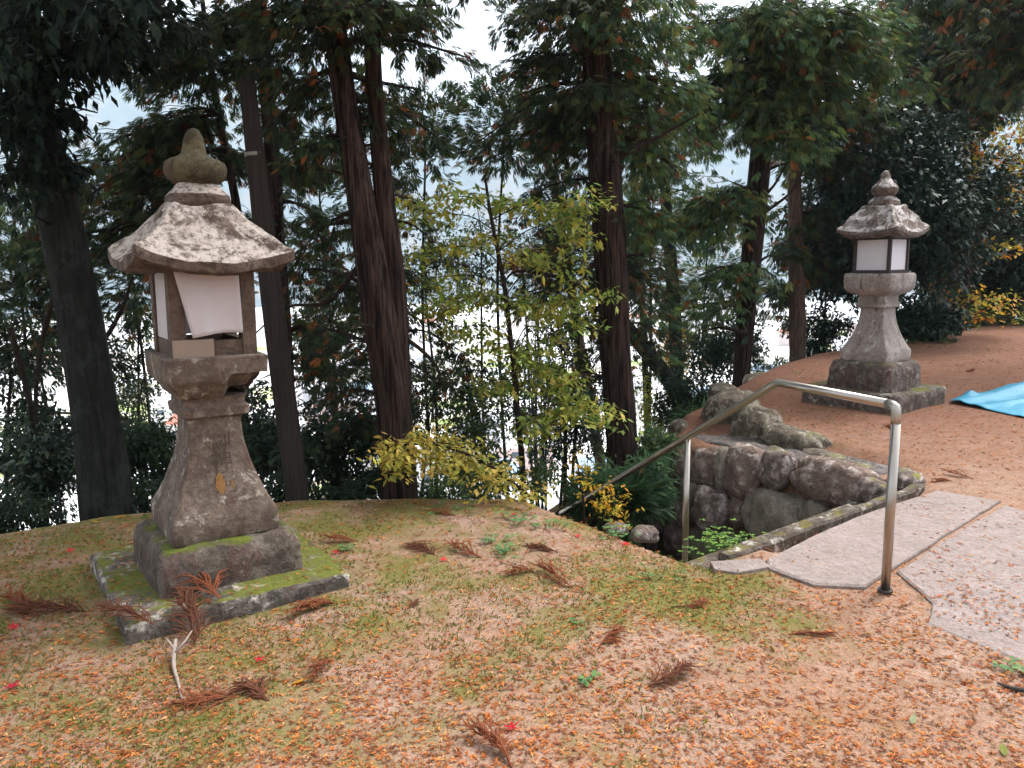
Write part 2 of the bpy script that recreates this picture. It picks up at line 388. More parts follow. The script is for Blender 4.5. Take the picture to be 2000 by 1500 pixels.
# ------------------------------------------------------------------ lofted stone pieces
def ring(hw, r, side=6, arc=4, hy=None):
    hy = hy or hw; r = min(r, hw * 0.98, hy * .98); pts = []
    for q, (sx, sy) in enumerate(((1, 1), (-1, 1), (-1, -1), (1, -1))):
        for k in range(arc + 1):
            a = q * PI / 2 + k / arc * PI / 2
            pts.append((sx * (hw - r) + r * math.cos(a), sy * (hy - r) + r * math.sin(a)))
        nx = (hw - r, hy - r)
        a = pts[-1]
        nq = (q + 1) % 4; s2 = ((1, 1), (-1, 1), (-1, -1), (1, -1))[nq]; ang = nq * PI / 2
        b = (s2[0] * (hw - r) + r * math.cos(ang), s2[1] * (hy - r) + r * math.sin(ang))
        for k in range(1, side):
            t = k / side; pts.append((a[0] + (b[0] - a[0]) * t, a[1] + (b[1] - a[1]) * t))
    return pts
def loft(name, prof, mat, parent, r=0.02, rough=0.005, seed=0, fn=None, side=8, arc=4, sub=None, smooth=True, nscale=9):
    """prof: (z, half width) rows, a third number is the corner radius there"""
    if sub:
        q = []
        for i in range(len(prof) - 1):
            a, b = prof[i], prof[i + 1]
            L = math.hypot(b[0] - a[0], b[1] - a[1]); k = max(1, int(L / sub))
            for j in range(k): q.append(tuple(a[m] + (b[m] - a[m]) * j / k for m in range(len(a))))
        q.append(prof[-1]); prof = q
    V = []; n = None
    for row in prof:
        pts = ring(row[1], row[2] if len(row) > 2 else r, side, arc); n = len(pts)
        for (x, y) in pts:
            p = Vector((x, y, row[0]))
            if fn: p = Vector(fn(p))
            if rough:
                q = p * nscale + Vector((seed, seed * 1.7, 0))
                p = p + rough * (mnoise.noise_vector(q) + 0.5 * mnoise.noise_vector(q * 3.1))
            V.append(p)
    F = []
    for i in range(len(prof) - 1):
        for k in range(n): F.append((i * n + k, i * n + (k + 1) % n, (i + 1) * n + (k + 1) % n, (i + 1) * n + k))
    F.append(tuple(range(n - 1, -1, -1))); F.append(tuple((len(prof) - 1) * n + k for k in range(n)))
    o = mesh(name, V, F, mat, parent, smooth)
    for p in o.data.polygons:
        if len(p.vertices) > 4: p.use_smooth = False
    o.data.set_sharp_from_angle(angle=math.radians(42))
    return o
def lathe(name, prof, mat, parent, n=28, rough=0.004, seed=0):
    V = []; F = []
    for z, r in prof:
        for k in range(n):
            a = 2 * PI * k / n; p = Vector((r * math.cos(a), r * math.sin(a), z))
            V.append(p + rough * mnoise.noise_vector(p * 11 + Vector((seed, 0, 0))))
    for i in range(len(prof) - 1):
        for k in range(n): F.append((i * n + k, i * n + (k + 1) % n, (i + 1) * n + (k + 1) % n, (i + 1) * n + k))
    F.append(tuple(range(n - 1, -1, -1))); F.append(tuple((len(prof) - 1) * n + k for k in range(n)))
    return mesh(name, V, F, mat, parent, True)

def shaft_prof(z0, z1, hb, ht, band):
    out = [(z0, hb * 0.985), (z0 + 0.012, hb), (z0 + band, hb)]
    for k in range(1, 15):
        t = k / 14; out.append((z0 + band + (z1 - z0 - band) * t, ht + (hb - ht) * (1 - t) ** 2.0))
    return out
def prof_at(prof, z):
    return float(np.interp(z, [p[0] for p in prof], [p[1] for p in prof]))
def roof_fn(z0, hw, lift):
    def f(p):
        m = max(abs(p.x), abs(p.y), 1e-6); c = min(abs(p.x), abs(p.y)) / m
        w = min(1, m / hw)
        return (p.x, p.y, p.z + lift * (c ** 2.2 - 0.15) * w ** 2)
    return f

def lantern_common(root, z, S, mats, seed, chip=False, chin_r=0.03):
    """z: list of levels (slab top, plinth top, shaft top, neck top, platform top, box top)"""
    lo, sl, bo, rf, tp = mats
    loft('base_slab', [(-0.20, 0.50 * S), (z[0] - 0.015, 0.50 * S), (z[0], 0.488 * S)], sl, root, 0.02, 0.012, seed, side=14, sub=0.06)
    loft('plinth', [(z[0] - 0.01, 0.335 * S), (z[1] - 0.08, 0.325 * S, 0.04), (z[1] - 0.025, 0.308 * S, 0.04), (z[1] - 0.004, 0.285 * S, 0.04), (z[1], 0.24 * S, 0.04)], lo, root, 0.04, 0.012, seed + 3, side=10, sub=0.04)
    sp = shaft_prof(z[1] + .002, z[2], 0.245 * S, 0.122 * S, 0.10 * S)
    sh = loft('shaft', sp, bo, root, 0.014, 0.004, seed + 5, side=10)
    loft('neck', [(z[2] - .002, 0.125 * S), (z[2] + .012, 0.152 * S), (z[2] + .05, 0.156 * S), (z[2] + .062, 0.140 * S), (z[3] - .012, 0.140 * S), (z[3], 0.150 * S)], bo, root, 0.015, 0.003, seed + 6, side=8, sub=0.03)
    return sh, sp

# ---- near lantern (left in the photo)
LYAW = math.radians(35.5)
def near_lantern():
    root = empty('stone_lantern', (-1.50, 3.68, gh(-1.5, 3.68) - 0.02), LYAW, 'brown stone lantern with a loose white sheet over its fire box, on a mossy slab', 'stone lantern', 'pair of stone lanterns')
    root.rotation_euler = (Matrix.Rotation(math.radians(1.3), 3, 'Y') @ Matrix.Rotation(LYAW, 3, 'Z')).to_euler()
    z = (0.10, 0.30, 0.865, 0.965, 1.165, 1.555)
    sh, sp = lantern_common(root, z, 1.0, (M['lantern_a_low'], M['lantern_a_slab'], M['lantern_a'], None, None), 1)
    # carved characters following the hollow of the front face
    cu = bpy.data.curves.new('inscription_text', 'FONT'); cu.body = '\u5fa1\n\u795e\n\u71c8'; cu.align_x = 'CENTER'; cu.size = 0.112; cu.space_line = 0.92
    to = bpy.data.objects.new('inscription_text', cu); COL.objects.link(to)
    bpy.context.view_layer.update()
    dg = bpy.context.evaluated_depsgraph_get(); tm = bpy.data.meshes.new_from_object(to.evaluated_get(dg))
    bm = bmesh.new(); bm.from_mesh(tm); bmesh.ops.triangulate(bm, faces=bm.faces); bmesh.ops.subdivide_edges(bm, edges=[e for e in bm.edges if e.calc_length() > 0.02], cuts=1)
    ys = [v.co.y for v in bm.verts]; top = max(ys) if ys else 0
    V = []
    for v in bm.verts:
        zz = 0.815 + (v.co.y - top)
        V.append((v.co.x * 0.92 + 0.012, -(prof_at(sp, zz) + 0.0015 + 0.0), zz))
    F = [tuple(v.index for v in f.verts) for f in bm.faces]; bm.free()
    bpy.data.objects.remove(to)
    if V: mesh('inscription', V, F, M['carved'], sh)
    # orange lichen patch over the lowest character
    V = []; F = []
    def blob(cx, cz, rx, rz, sd):
        b = len(V); V.append((cx, -(prof_at(sp, cz) + 0.005), cz)); n = 18
        for k in range(n):
            a = 2 * PI * k / n; q = 1 + 0.45 * mnoise.noise(Vector((math.cos(a) * 2 + sd, math.sin(a) * 2, sd)))
            x, zz = cx + rx * q * math.cos(a), cz + rz * q * math.sin(a)
            V.append((x, -(prof_at(sp, zz) + 0.0028), zz))
        for k in range(n): F.append((b, b + 1 + k, b + 1 + (k + 1) % n))
    blob(-0.01, 0.555, 0.022, 0.045, 1.0); blob(0.045, 0.545, 0.006, 0.025, 7.0)
    mesh('lichen_patch', V, F, M['orange_lichen'], sh)
    def chip(p):
        q = Vector(p)
        if q.x > 0.03 and q.y < -0.10 and q.z < 1.075:
            k = min(1, (q.x - 0.03) / 0.05) * min(1, (1.075 - q.z) / 0.03)
            q.y += 0.075 * k; q.z += 0.035 * k
        return q
    loft('platform', [(z[3] - .001, 0.152), (z[3] + 0.006, 0.166, 0.02), (1.00, 0.182, 0.02), (1.045, 0.220, 0.02), (1.06, 0.226, 0.012), (z[4] - 0.008, 0.228, 0.012), (z[4], 0.220, 0.015)], M['lantern_a'], root, 0.015, 0.005, 12, fn=chip, side=22, sub=0.018)
    fb = empty('fire_box'); fb.parent = root
    h = 0.19
    for sx in (-1, 1):
        for sy in (-1, 1):
            MB().box((sx * (h - 0.032), sy * (h - 0.032), (z[4] + z[5]) / 2 + 0.01), (0.064, 0.064, z[5] - z[4] + 0.03)).build('post', M['box_stone'], fb)
    mb = MB()
    for a in range(4):
        rz = a * PI / 2; ca, sa = math.cos(rz), math.sin(rz)
        c = (-(h - 0.034) * -sa, -(h - 0.034) * ca, z[4] + 0.035)
        MB().box(c, (2 * h - 0.129, 0.05, 0.07), rz).build('rail', M['box_stone'], fb)
        MB().box((c[0], c[1], z[5] - 0.02), (2 * h - 0.129, 0.05, 0.05), rz).build('rail', M['box_stone'], fb)
    MB().box((-0.10, -h - 0.008, z[4] + 0.040), (0.175, 0.03, 0.080)).build('sill_board', M['box_sill'], fb)
    # paper on the left side and at the back
    MB().box((-h + 0.012, 0, (z[4] + z[5]) / 2 + .03), (0.006, 2 * h - 0.13, 0.30)).build('paper_panel', M['paper'], fb)
    MB().box((0, h - 0.012, (z[4] + z[5]) / 2 + .03), (2 * h - 0.13, 0.006, 0.30)).build('paper_panel', M['paper'], fb)
    # the loose sheet at the front, its left edge swung away from the post
    V = []; F = []; nu, nv = 14, 14
    for j in range(nv + 1):
        for i in range(nu + 1):
            u, v = i / nu, j / nv
            xl = -0.165 + 0.060 * v; xr = 0.118 + 0.010 * v
            x = xl + (xr - xl) * u
            zz = z[5] - 0.005 - (0.285 + 0.012 * (1 - u) - 0.018 * math.sin(PI * u) * 0.6) * v
            yy = -h - 0.006 - 0.022 * (1 - u) ** 1.5 * v ** 1.3 - 0.010 * math.sin(PI * u * 1.6 + 0.6) * v - 0.012 * math.exp(-((u - 0.28) / 0.13) ** 2) * v
            V.append((x, yy, zz))
    for j in range(nv):
        for i in range(nu): a = j * (nu + 1) + i; F.append((a, a + nu + 1, a + nu + 2, a + 1))
    o = mesh('loose_sheet', V, F, M['paper'], fb, True)
    sm = o.modifiers.new('thick', 'SOLIDIFY'); sm.thickness = 0.002
    H = 0.340
    rp = [(1.545, 0.20), (1.548, 0.30), (1.553, H - 0.015), (1.560, H), (1.602, H + 0.002), (1.616, H - 0.012), (1.635, 0.306), (1.662, 0.281), (1.720, 0.230), (1.770, 0.192), (1.815, 0.162), (1.835, 0.148), (1.848, 0.132)]
    loft('roof', rp, M['lantern_a_roof'], root, 0.02, 0.016, 21, fn=roof_fn(1.545, H, 0.066), side=14, sub=0.025, nscale=7)
    loft('finial_ring', [(1.843, 0.118), (1.855, 0.128), (1.895, 0.125), (1.93, 0.098), (1.95, 0.085)], M['lantern_a_roof'], root, 0.045, 0.008, 23, side=4, sub=0.02)
    lathe('finial', [(1.94, 0.080), (1.952, 0.100), (1.968, 0.124), (1.992, 0.137), (2.022, 0.139), (2.045, 0.131), (2.057, 0.110), (2.068, 0.078), (2.085, 0.058), (2.115, 0.048), (2.15, 0.042), (2.175, 0.033), (2.192, 0.022), (2.20, 0.008)], M['lantern_a_top'], root, rough=0.006, seed=3)
near_lantern()

def far_lantern():
    x, y = 3.84, 8.05
    root = empty('stone_lantern', (x, y, 0.05), math.radians(37), 'grey stone lantern with clean white panels in dark frames, near the blue tarpaulin', 'stone lantern', 'pair of stone lanterns')
    S = 1.03
    z = (0.15, 0.43, 0.98, 1.11, 1.335, 1.70)
    lantern_common(root, z, S, (M['lantern_b_low'], M['lantern_b_low'], M['lantern_b'], None, None), 31)
    loft('platform', [(z[3] - .001, 0.155), (z[3] + 0.005, 0.18, 0.03), (z[3] + 0.035, 0.235, 0.05), (z[3] + 0.075, 0.262, 0.05), (z[4] - 0.02, 0.266, 0.05), (z[4], 0.252, 0.05)], M['lantern_b'], root, 0.04, 0.006, 35, side=10, sub=0.025)
    fb = empty('fire_box'); fb.parent = root
    h = 0.195; mb = MB(); zc = (z[4] + z[5]) / 2
    for sx in (-1, 1):
        for sy in (-1, 1): mb.box((sx * (h - 0.016), sy * (h - 0.016), zc + 0.01), (0.032, 0.032, z[5] - z[4] + 0.04))
    for a in range(4):
        rz = a * PI / 2; c = (math.sin(rz) * (h - 0.018), -math.cos(rz) * (h - 0.018))
        mb.box((c[0], c[1], z[4] + 0.016), (2 * h - 0.066, 0.028, 0.034), rz); mb.box((c[0], c[1], z[5] - 0.012), (2 * h - 0.066, 0.028, 0.03), rz)
    mb.build('frame', M['box_dark'], fb)
    for a in range(4):
        rz = a * PI / 2; c = (math.sin(rz) * (h - 0.022), -math.cos(rz) * (h - 0.022))
        MB().box((c[0], c[1], zc), (2 * h - 0.066, 0.005, z[5] - z[4] - 0.055), rz).build('paper_panel', M['paper_b'], fb)
    H = 0.325
    b = z[5] - 0.01
    rp = [(b, 0.20), (b + .004, 0.30), (b + .012, H - 0.02), (b + .026, H), (b + .062, H + .002), (b + .082, H - 0.015), (b + .115, H - 0.05), (b + .18, 0.25), (b + .245, 0.20), (b + .29, 0.172), (b + .318, 0.165), (b + .328, 0.150)]
    loft('roof', rp, M['lantern_b_roof'], root, 0.02, 0.018, 41, fn=roof_fn(b, H, 0.060), side=14, sub=0.025, nscale=7)
    t = b + 0.325
    loft('finial_ring', [(t, 0.112), (t + .01, 0.125), (t + .05, 0.120), (t + .075, 0.098), (t + .092, 0.08)], M['lantern_b_roof'], root, 0.045, 0.008, 43, side=4, sub=0.02)
    lathe('finial', [(t + .088, 0.075), (t + .11, 0.10), (t + .145, 0.127), (t + .175, 0.130), (t + .205, 0.112), (t + .235, 0.078), (t + .27, 0.052), (t + .30, 0.045), (t + .325, 0.036), (t + .345, 0.018), (t + .352, 0.006)], M['lantern_b_roof'], root, rough=0.006, seed=8)
far_lantern()

# ------------------------------------------------------------------ rounded rocks
def rock(name, c, dims, mat, parent=None, rz=0.0, tilt=0.0, seed=0, p=3.0, amp=0.10, lvl=4):
    bm = bmesh.new(); bmesh.ops.create_icosphere(bm, subdivisions=lvl, radius=1.0)
    Rm = Matrix.Rotation(rz, 3, 'Z') @ Matrix.Rotation(tilt, 3, 'Y')
    sd = Vector((seed * 3.7, seed * 1.3, seed * 7.1))
    for v in bm.verts:
        q = v.co.copy()
        k = (abs(q.x) ** p + abs(q.y) ** p + abs(q.z) ** p) ** (-1 / p)
        q *= k
        q *= 1 + amp * 1.6 * mnoise.noise(q * 1.1 + sd) + amp * 0.8 * mnoise.noise(q * 2.6 + sd) + amp * 0.22 * mnoise.noise(q * 8 + sd)
        v.co = Rm @ Vector((q.x * dims[0] / 2, q.y * dims[1] / 2, q.z * dims[2] / 2))
    V = [v.co.copy() for v in bm.verts]; F = [tuple(x.index for x in f.verts) for f in bm.faces]; bm.free()
    o = mesh(name, V, F, mat, parent, True); o.location = tuple(float(k) for k in c)
    return o

# ---- retaining wall beside the steps
W0 = np.array([2.78, 5.08, 0.0]); WN = np.array([-ND[0], -ND[1], 0.0]); WD = np.array([DD[0], DD[1], 0.0])
def retaining_wall():
    root = empty('retaining_wall', (0, 0, 0), 0, 'dry wall of big lichened and mossy stones along the far side of the steps', 'stone wall')
    rzw = math.atan2(DD[1], DD[0])
    st = [(1346, 872, 1413, 958, 'wall_a'), (1417, 868, 1492, 980, 'wall_a'), (1492, 872, 1550, 956, 'wall_c'), (1537, 903, 1728, 993, 'wall_a'), (1464, 952, 1577, 1066, 'wall_b'),
          (1370, 944, 1438, 1040, 'wall_c'), (1310, 962, 1356, 1028, 'wall_a'), (1306, 866, 1350, 946, 'wall_a'), (1430, 966, 1470, 1030, 'wall_a'), (1568, 976, 1626, 1034, 'wall_b'),
          (1680, 934, 1750, 985, 'wall_c'), (1408, 872, 1432, 962, 'wall_b'), (1645, 966, 1690, 1005, 'wall_b'), (1302, 1022, 1352, 1085, 'wall_a'), (1346, 1030, 1400, 1100, 'wall_b'),
          (1398, 1036, 1470, 1105, 'wall_a'), (1335, 930, 1375, 985, 'wall_b'), (1740, 915, 1800, 958, 'wall_c')]
    for i, (a, b, c, d, m) in enumerate(st):
        p = on_plane((a + c) / 2, (b + d) / 2, W0, WN); l = on_plane(a, (b + d) / 2, W0, WN); r = on_plane(c, (b + d) / 2, W0, WN)
        t = on_plane((a + c) / 2, b, W0, WN); bo = on_plane((a + c) / 2, d, W0, WN)
        w = np.linalg.norm(l - r); h = abs(t[2] - bo[2])
        depth = min(0.5, max(0.22, 0.8 * min(w, h)))
        q = p - WN * (depth / 2 - 0.10 - 0.05 * random.random())
        if i in (4, 5): q = q + WN * 0.12
        rock('stone', q, (w * 0.95, depth, h * 0.95), M[m], root, rzw, random.uniform(-.12, .12), 50 + i, 2.6, 0.13)
    # stones of the outer corner, stepping down the slope
    for i, (px, py, w, h, m) in enumerate([(1278, 1000, .26, .42, 'wall_a'), (1306, 1010, .22, .40, 'wall_c'), (1288, 930, .24, .26, 'wall_a'), (1318, 900, .30, .24, 'wall_b'), (1272, 1070, .3, .4, 'wall_a')]):
        p = at(px, py, 7.05 + 0.03 * i)
        rock('stone', p, (w, 0.32, h), M[m], root, rzw + 0.8, random.uniform(-.1, .3), 80 + i, 2.6, 0.14)
    # earth behind and the flat mortar cap
    mb = MB(); c = W0 + WD * 1.25 - WN * 0.36
    mb.box((c[0], c[1], -0.98), (2.35, 0.30, 1.66), rzw); mb.build('earth_core', M['slope'], root)
    V = []; F = []; ns, nn = 40, 8
    for i in range(ns + 1):
        for j in range(nn + 1):
            s = -0.25 + 2.55 * i / ns; q = W0 + WD * s - WN * (0.20 + 0.34 * j / nn)
            V.append((q[0], q[1], -0.085 + 0.03 * mnoise.noise(Vector((s * 3, j * .4, 1))) - 0.02 * (1 - j / nn) - 0.05 * max(0, s - 1.6)))
    for i in range(ns):
        for j in range(nn): a = i * (nn + 1) + j; F.append((a, a + nn + 1, a + nn + 2, a + 1))
    o = mesh('cap', V, F, M['cap'], root, True); sm = o.modifiers.new('thick', 'SOLIDIFY'); sm.thickness = 0.07; sm.offset = 0
retaining_wall()

def rim_rocks():
    for px, py, Y, d, lab in [(1205, 1034, 4.75, (.16, .12, .09), 'small white rock at the rim of the bank, the left of two'), (1258, 1044, 4.6, (.22, .12, .10), 'small white rock at the rim of the bank, the right of two')]:
        tag(rock('rim_rock', at(px, py, Y), d, M['wall_c'], None, .6, .2, 200 + px, 2.6, .16, 3), lab, 'rock', 'white rocks at the rim of the bank')
rim_rocks()
def boulders():
    G = 'boulders edging the upper yard'
    B = [((1428, 822), 0.50, 0.42, 0.60, 7.35, 'tall round topped boulder with a mossy crown behind the sloping handrail'),
         ((1478, 838), 0.46, 0.36, 0.44, 6.95, 'squat olive boulder between the tall round boulder and the long low one'),
         ((1548, 862), 0.66, 0.28, 0.25, 6.55, 'long low boulder tapering towards the flat cap stones'),
         ((1412, 770), 0.42, 0.34, 0.22, 8.2, 'rounded grey boulder just beyond the tall round topped one'),
         ((1486, 748), 0.70, 0.4, 0.22, 9.5, 'broad pale boulder below the peak of the handrail, at the foot of a dark trunk'),
         ((1566, 724), 0.66, 0.4, 0.20, 10.9, 'farthest pale boulder of the row, left of the grey lantern'),
         ((1610, 893), 0.42, 0.20, 0.10, 6.15, 'flat grey stone lying behind the cap of the wall'),
         ((1662, 912), 0.40, 0.22, 0.09, 5.85, 'flat brown stone at the near end of the boulder row'),
         ((1328, 840), 0.24, 0.2, 0.20, 7.5, 'small white lichened rock at the outer corner of the wall'),
         ((1352, 836), 0.22, 0.2, 0.18, 7.7, 'small rusty rock beside the white one at the outer wall corner')]
    for i, ((px, py), w, d, h, Y, lab) in enumerate(B):
        p = at(px, py, Y)
        tag(rock('boulder', p, (w, d, h), M['boulder'], None, math.atan2(DD[1], DD[0]) + (0.0 if i < 3 or i > 5 else -0.9) + PI, 0.05, 120 + i, 2.7, 0.10), lab, 'boulder', G)
boulders()

# ------------------------------------------------------------------ paving, kerb, steps
def slab(name, P, z0, z1, mat, seed=0, parent=None):
    P = [np.array(p, float) for p in P]
    pts = []
    for i in range(len(P)):
        a, b = P[i], P[(i + 1) % len(P)]; n = max(2, int(np.linalg.norm(b - a) / 0.07))
        for k in range(n):
            q = a + (b - a) * k / n
            q = q + 0.009 * np.array(mnoise.noise_vector(Vector((q[0] * 6, q[1] * 6, seed))))[:2]
            pts.append(q)
    c = sum(pts) / len(pts); n = len(pts)
    V = []
    for zz, k in ((z0, 1.0), (z1 - 0.008, 1.0), (z1, 0.985)):
        for q in pts: r = c + (q - c) * k; V.append((r[0], r[1], zz))
    F = []
    for l in range(2):
        for k in range(n): F.append((l * n + k, l * n + (k + 1) % n, (l + 1) * n + (k + 1) % n, (l + 1) * n + k))
    F.append(tuple(2 * n + k for k in range(n)))
    return mesh(name, V, F, mat, parent)
G = 'granite paving slabs of the path'
tag(slab('paving_slab', [gp(*p)[:2] for p in ((1496, 1097), (1600, 1046), (1700, 1003), (1832, 962), (1955, 982), (1860, 1040), (1748, 1112), (1690, 1150), (1590, 1146), (1500, 1112))], -0.10, 0.016, M['slab'], 1), 'pale granite slab at the head of the steps, bordered by the mossy kerb', 'paving slab', G)
tag(slab('paving_slab', [gp(*p)[:2] for p in ((1752, 1118), (1862, 1046), (1962, 988), (2230, 1080), (2300, 1330), (2005, 1300), (1900, 1262), (1812, 1222), (1822, 1180))], -0.10, 0.012, M['slab'], 5), 'large leaf strewn granite slab right of the handrail post', 'paving slab', G)
tag(slab('paving_slab', [gp(*p)[:2] for p in ((1385, 1101), (1488, 1096), (1505, 1112), (1440, 1124), (1395, 1118))], -0.10, 0.014, M['slab'], 9), 'small pinkish stone where the mossy bank meets the kerb', 'paving slab', G)

def kerb():
    a = gp(1416, 1090)[:2]; b = gp(1800, 952)[:2]; L = np.linalg.norm(b - a); n = 40; V = []; F = []
    u = (b - a) / L; w = np.array([-u[1], u[0]])
    sec = [(-0.028, -0.2), (-0.030, 0.004), (-0.02, 0.020), (0.025, 0.022), (0.04, 0.008), (0.045, -0.2)]
    for i in range(n + 1):
        q = a + u * L * i / n
        for (o, zz) in sec:
            d = mnoise.noise_vector(Vector((i * 0.35, o * 9, zz * 9))) * 0.012
            r = q + w * (o + d.x); V.append((r[0], r[1], zz + d.z))
    m = len(sec)
    for i in range(n):
        for k in range(m - 1): F.append((i * m + k, (i + 1) * m + k, (i + 1) * m + k + 1, i * m + k + 1))
    F.append(tuple(range(m - 1, -1, -1))); F.append(tuple(n * m + k for k in range(m)))
    tag(mesh('kerb_stone', V, F, M['kerb']), 'long narrow mossy kerb stone between the granite slab and the stone wall', 'kerb')
kerb()
def steps():
    root = empty('stone_steps', (K0[0], K0[1], 0), math.atan2(ND[1], ND[0]), 'weathered stone steps going down between the mossy bank and the stone wall', 'steps')
    for i in range(8):
        z1 = -0.19 * (i + 1); y0 = 0.10 + 0.30 * i
        loft('step', [(z1 - 0.25, 1.0), (z1 - 0.02, 1.0), (z1, 0.99)], M['kerb'], root, 0.02, 0.0, i, fn=lambda p, y0=y0: (p.x * 1.0 + 1.05, y0 + 0.15 + p.y * 0.155, p.z), side=6, sub=0.3)
steps()

# ------------------------------------------------------------------ handrail
def handrail():
    root = empty('handrail', (1.72, 3.42, 0), 0, 'stainless steel tube handrail beginning at the paving and sloping down along the steps', 'handrail')
    o = np.array([1.72, 3.42, 0])
    foot = np.array(gp(1728, 1155, 0.0)); Y0 = foot[1]
    elbow = at(1752, 792, Y0 + 0.0)
    top = at(1519, 747, 4.16)
    d = np.array([-0.52, 0.854])
    mid_top = at(1363, 851, 4.72); end = at(1096, 1003, 5.85)
    A, B, C = elbow, top, end
    e1 = A + (B - A) * 0.07; e0 = np.array([A[0], A[1], A[2] - 0.06])
    arc = [e0, e0 * .35 + A * .58 + e1 * .07, A * .72 + e0 * .14 + e1 * .14, A * .58 + e1 * .35 + e0 * .07, e1]
    r = 0.0215
    MB().tube([p - o for p in [np.array([A[0], A[1], -0.08]), e0 - [0, 0, .02]]], r, 16).build('post', M['steel'], root, True)
    MB().tube([p - o for p in [e0 - [0, 0, .022]] + arc[0:] ], r * 1.02, 16).build('elbow', M['steel'], root, True)
    path = [e1, B - (B - A) / np.linalg.norm(B - A) * 0.02, B - (B - A) / np.linalg.norm(B - A) * 0.006 , B + (C - B) / np.linalg.norm(C - B) * 0.02, C]
    MB().tube([p - o for p in path], r, 16).build('rail', M['steel'], root, True)
    # the middle post stands on the steps, a hand's breadth from the bank
    k = (mid_top[1] - B[1]) / (C[1] - B[1]); m = B + (C - B) * k
    zb = at(1357, 1095, m[1])[2]
    MB().tube([np.array([m[0], m[1], zb - 0.15]) - o, np.array([m[0], m[1], m[2] - 0.01]) - o], r * 0.92, 16).build('post', M['steel'], root, True)
    MB().tube([np.array([A[0], A[1], 0.0]) - o, np.array([A[0], A[1], 0.012]) - o], 0.034, 16).build('foot_collar', M['box_dark'], root)
handrail()

# ------------------------------------------------------------------ tarpaulin
def tarp():
    P = np.array([ground_hit(1851, 786)[:2], (6.9, 10.15), (8.6, 7.4), (5.5, 6.35)]); P[1] = P[0] + (ground_hit(2000, 748)[:2] - P[0]) * 1.6; P[3] = P[0] + (ground_hit(2000, 818)[:2] - P[0]) * 2.6
    P[2] = P[3] + (P[1] - P[0]) * 1.0
    V = []; F = []; n = 70
    for j in range(n + 1):
        for i in range(n + 1):
            u, v = i / n, j / n      # u along the far folded edge, v towards the viewer
            q = P[0] * (1 - u) * (1 - v) + P[1] * u * (1 - v) + P[2] * u * v + P[3] * (1 - u) * v
            x, y = q + 0.03 * np.array(mnoise.noise_vector(Vector((u * 5, v * 5, 3))))[:2]
            fold = 0.055 * math.exp(-((v - 0.06) / 0.045) ** 2) + 0.03 * math.exp(-((v - 0.16 - 0.04 * math.sin(u * 5)) / 0.03) ** 2)
            zz = gh(x, y) + 0.012 + fold * .7 + 0.018 * abs(mnoise.noise(Vector((u * 7, v * 12, 0)))) + 0.012 * abs(mnoise.noise(Vector((u * 19, v * 25, 4))))
            if abs(u - 0.14) < 0.05 and v < 0.03: zz += 0.06 * (1 - abs(u - 0.14) / 0.05)
            V.append((x, y, zz))
    for j in range(n):
        for i in range(n): a = j * (n + 1) + i; F.append((a, a + n + 1, a + n + 2, a + 1))
    o = mesh('tarpaulin', V, F, M['tarp'], None, True)
    sm = o.modifiers.new('thick', 'SOLIDIFY'); sm.thickness = 0.004
    tag(o, 'crumpled bright blue tarpaulin spread on the yard right of the grey lantern', 'tarpaulin')
tarp()

# ------------------------------------------------------------------ foliage
class Leaves:
    """gathers single leaves: a kite of four points each, its own colour"""
    def __init__(s): s.P = []; s.D = []; s.S = []; s.L = []; s.W = []; s.C = []; s.B = []
    def add(s, P, D, S, L, W, C, bend=0.0):
        n = len(P)
        s.P.append(P); s.D.append(D); s.S.append(S); s.L.append(np.broadcast_to(L, (n,))); s.W.append(np.broadcast_to(W, (n,)))
        s.C.append(np.broadcast_to(C, (n, 3))); s.B.append(np.broadcast_to(bend, (n,)))
    def build(s, name, mat, parent=None):
        P, D, S = (np.concatenate(k) for k in (s.P, s.D, s.S)); L, W, B = (np.concatenate(k)[:, None] for k in (s.L, s.W, s.B)); C = np.concatenate(s.C)
        D = D / (np.linalg.norm(D, axis=1, keepdims=True) + 1e-9); S = S - D * (S * D).sum(1, keepdims=True); S /= np.linalg.norm(S, axis=1, keepdims=True) + 1e-9
        Z = np.array([0, 0, -1.0])
        v = np.stack([P, P + D * L * 0.45 + S * W * 0.5 + Z * B * L * .25, P + D * L + Z * B * L, P + D * L * 0.45 - S * W * 0.5 + Z * B * L * .25], 1).reshape(-1, 3)
        n = len(P); F = np.arange(4 * n).reshape(n, 4)
        return mesh(name, v, F, mat, parent, False, np.clip(C, 0, 1))
def rv(n): 
    v = RNG.normal(size=(n, 3)); return v / np.linalg.norm(v, axis=1, keepdims=True)
def pick(cols, n, jit=0.25, p=None):
    c = np.array(cols, float)[RNG.choice(len(cols), n, p=p)]
    return c * (1 + jit * RNG.uniform(-1, 1, (n, 1))) * (1 + 0.10 * RNG.uniform(-1, 1, (n, 3)))
CON = [(0.034, 0.058, 0.027), (0.050, 0.082, 0.034), (0.028, 0.048, 0.031), (0.070, 0.095, 0.030)]
CON_B = [(0.070, 0.128, 0.060), (0.105, 0.170, 0.060), (0.058, 0.110, 0.058), (0.15, 0.190, 0.055)]
DGO = [(0.030, 0.050, 0.026), (0.045, 0.070, 0.028), (0.055, 0.060, 0.025), (0.026, 0.040, 0.026)]
RUST = [(0.20, 0.075, 0.025), (0.13, 0.055, 0.025), (0.26, 0.10, 0.03)]

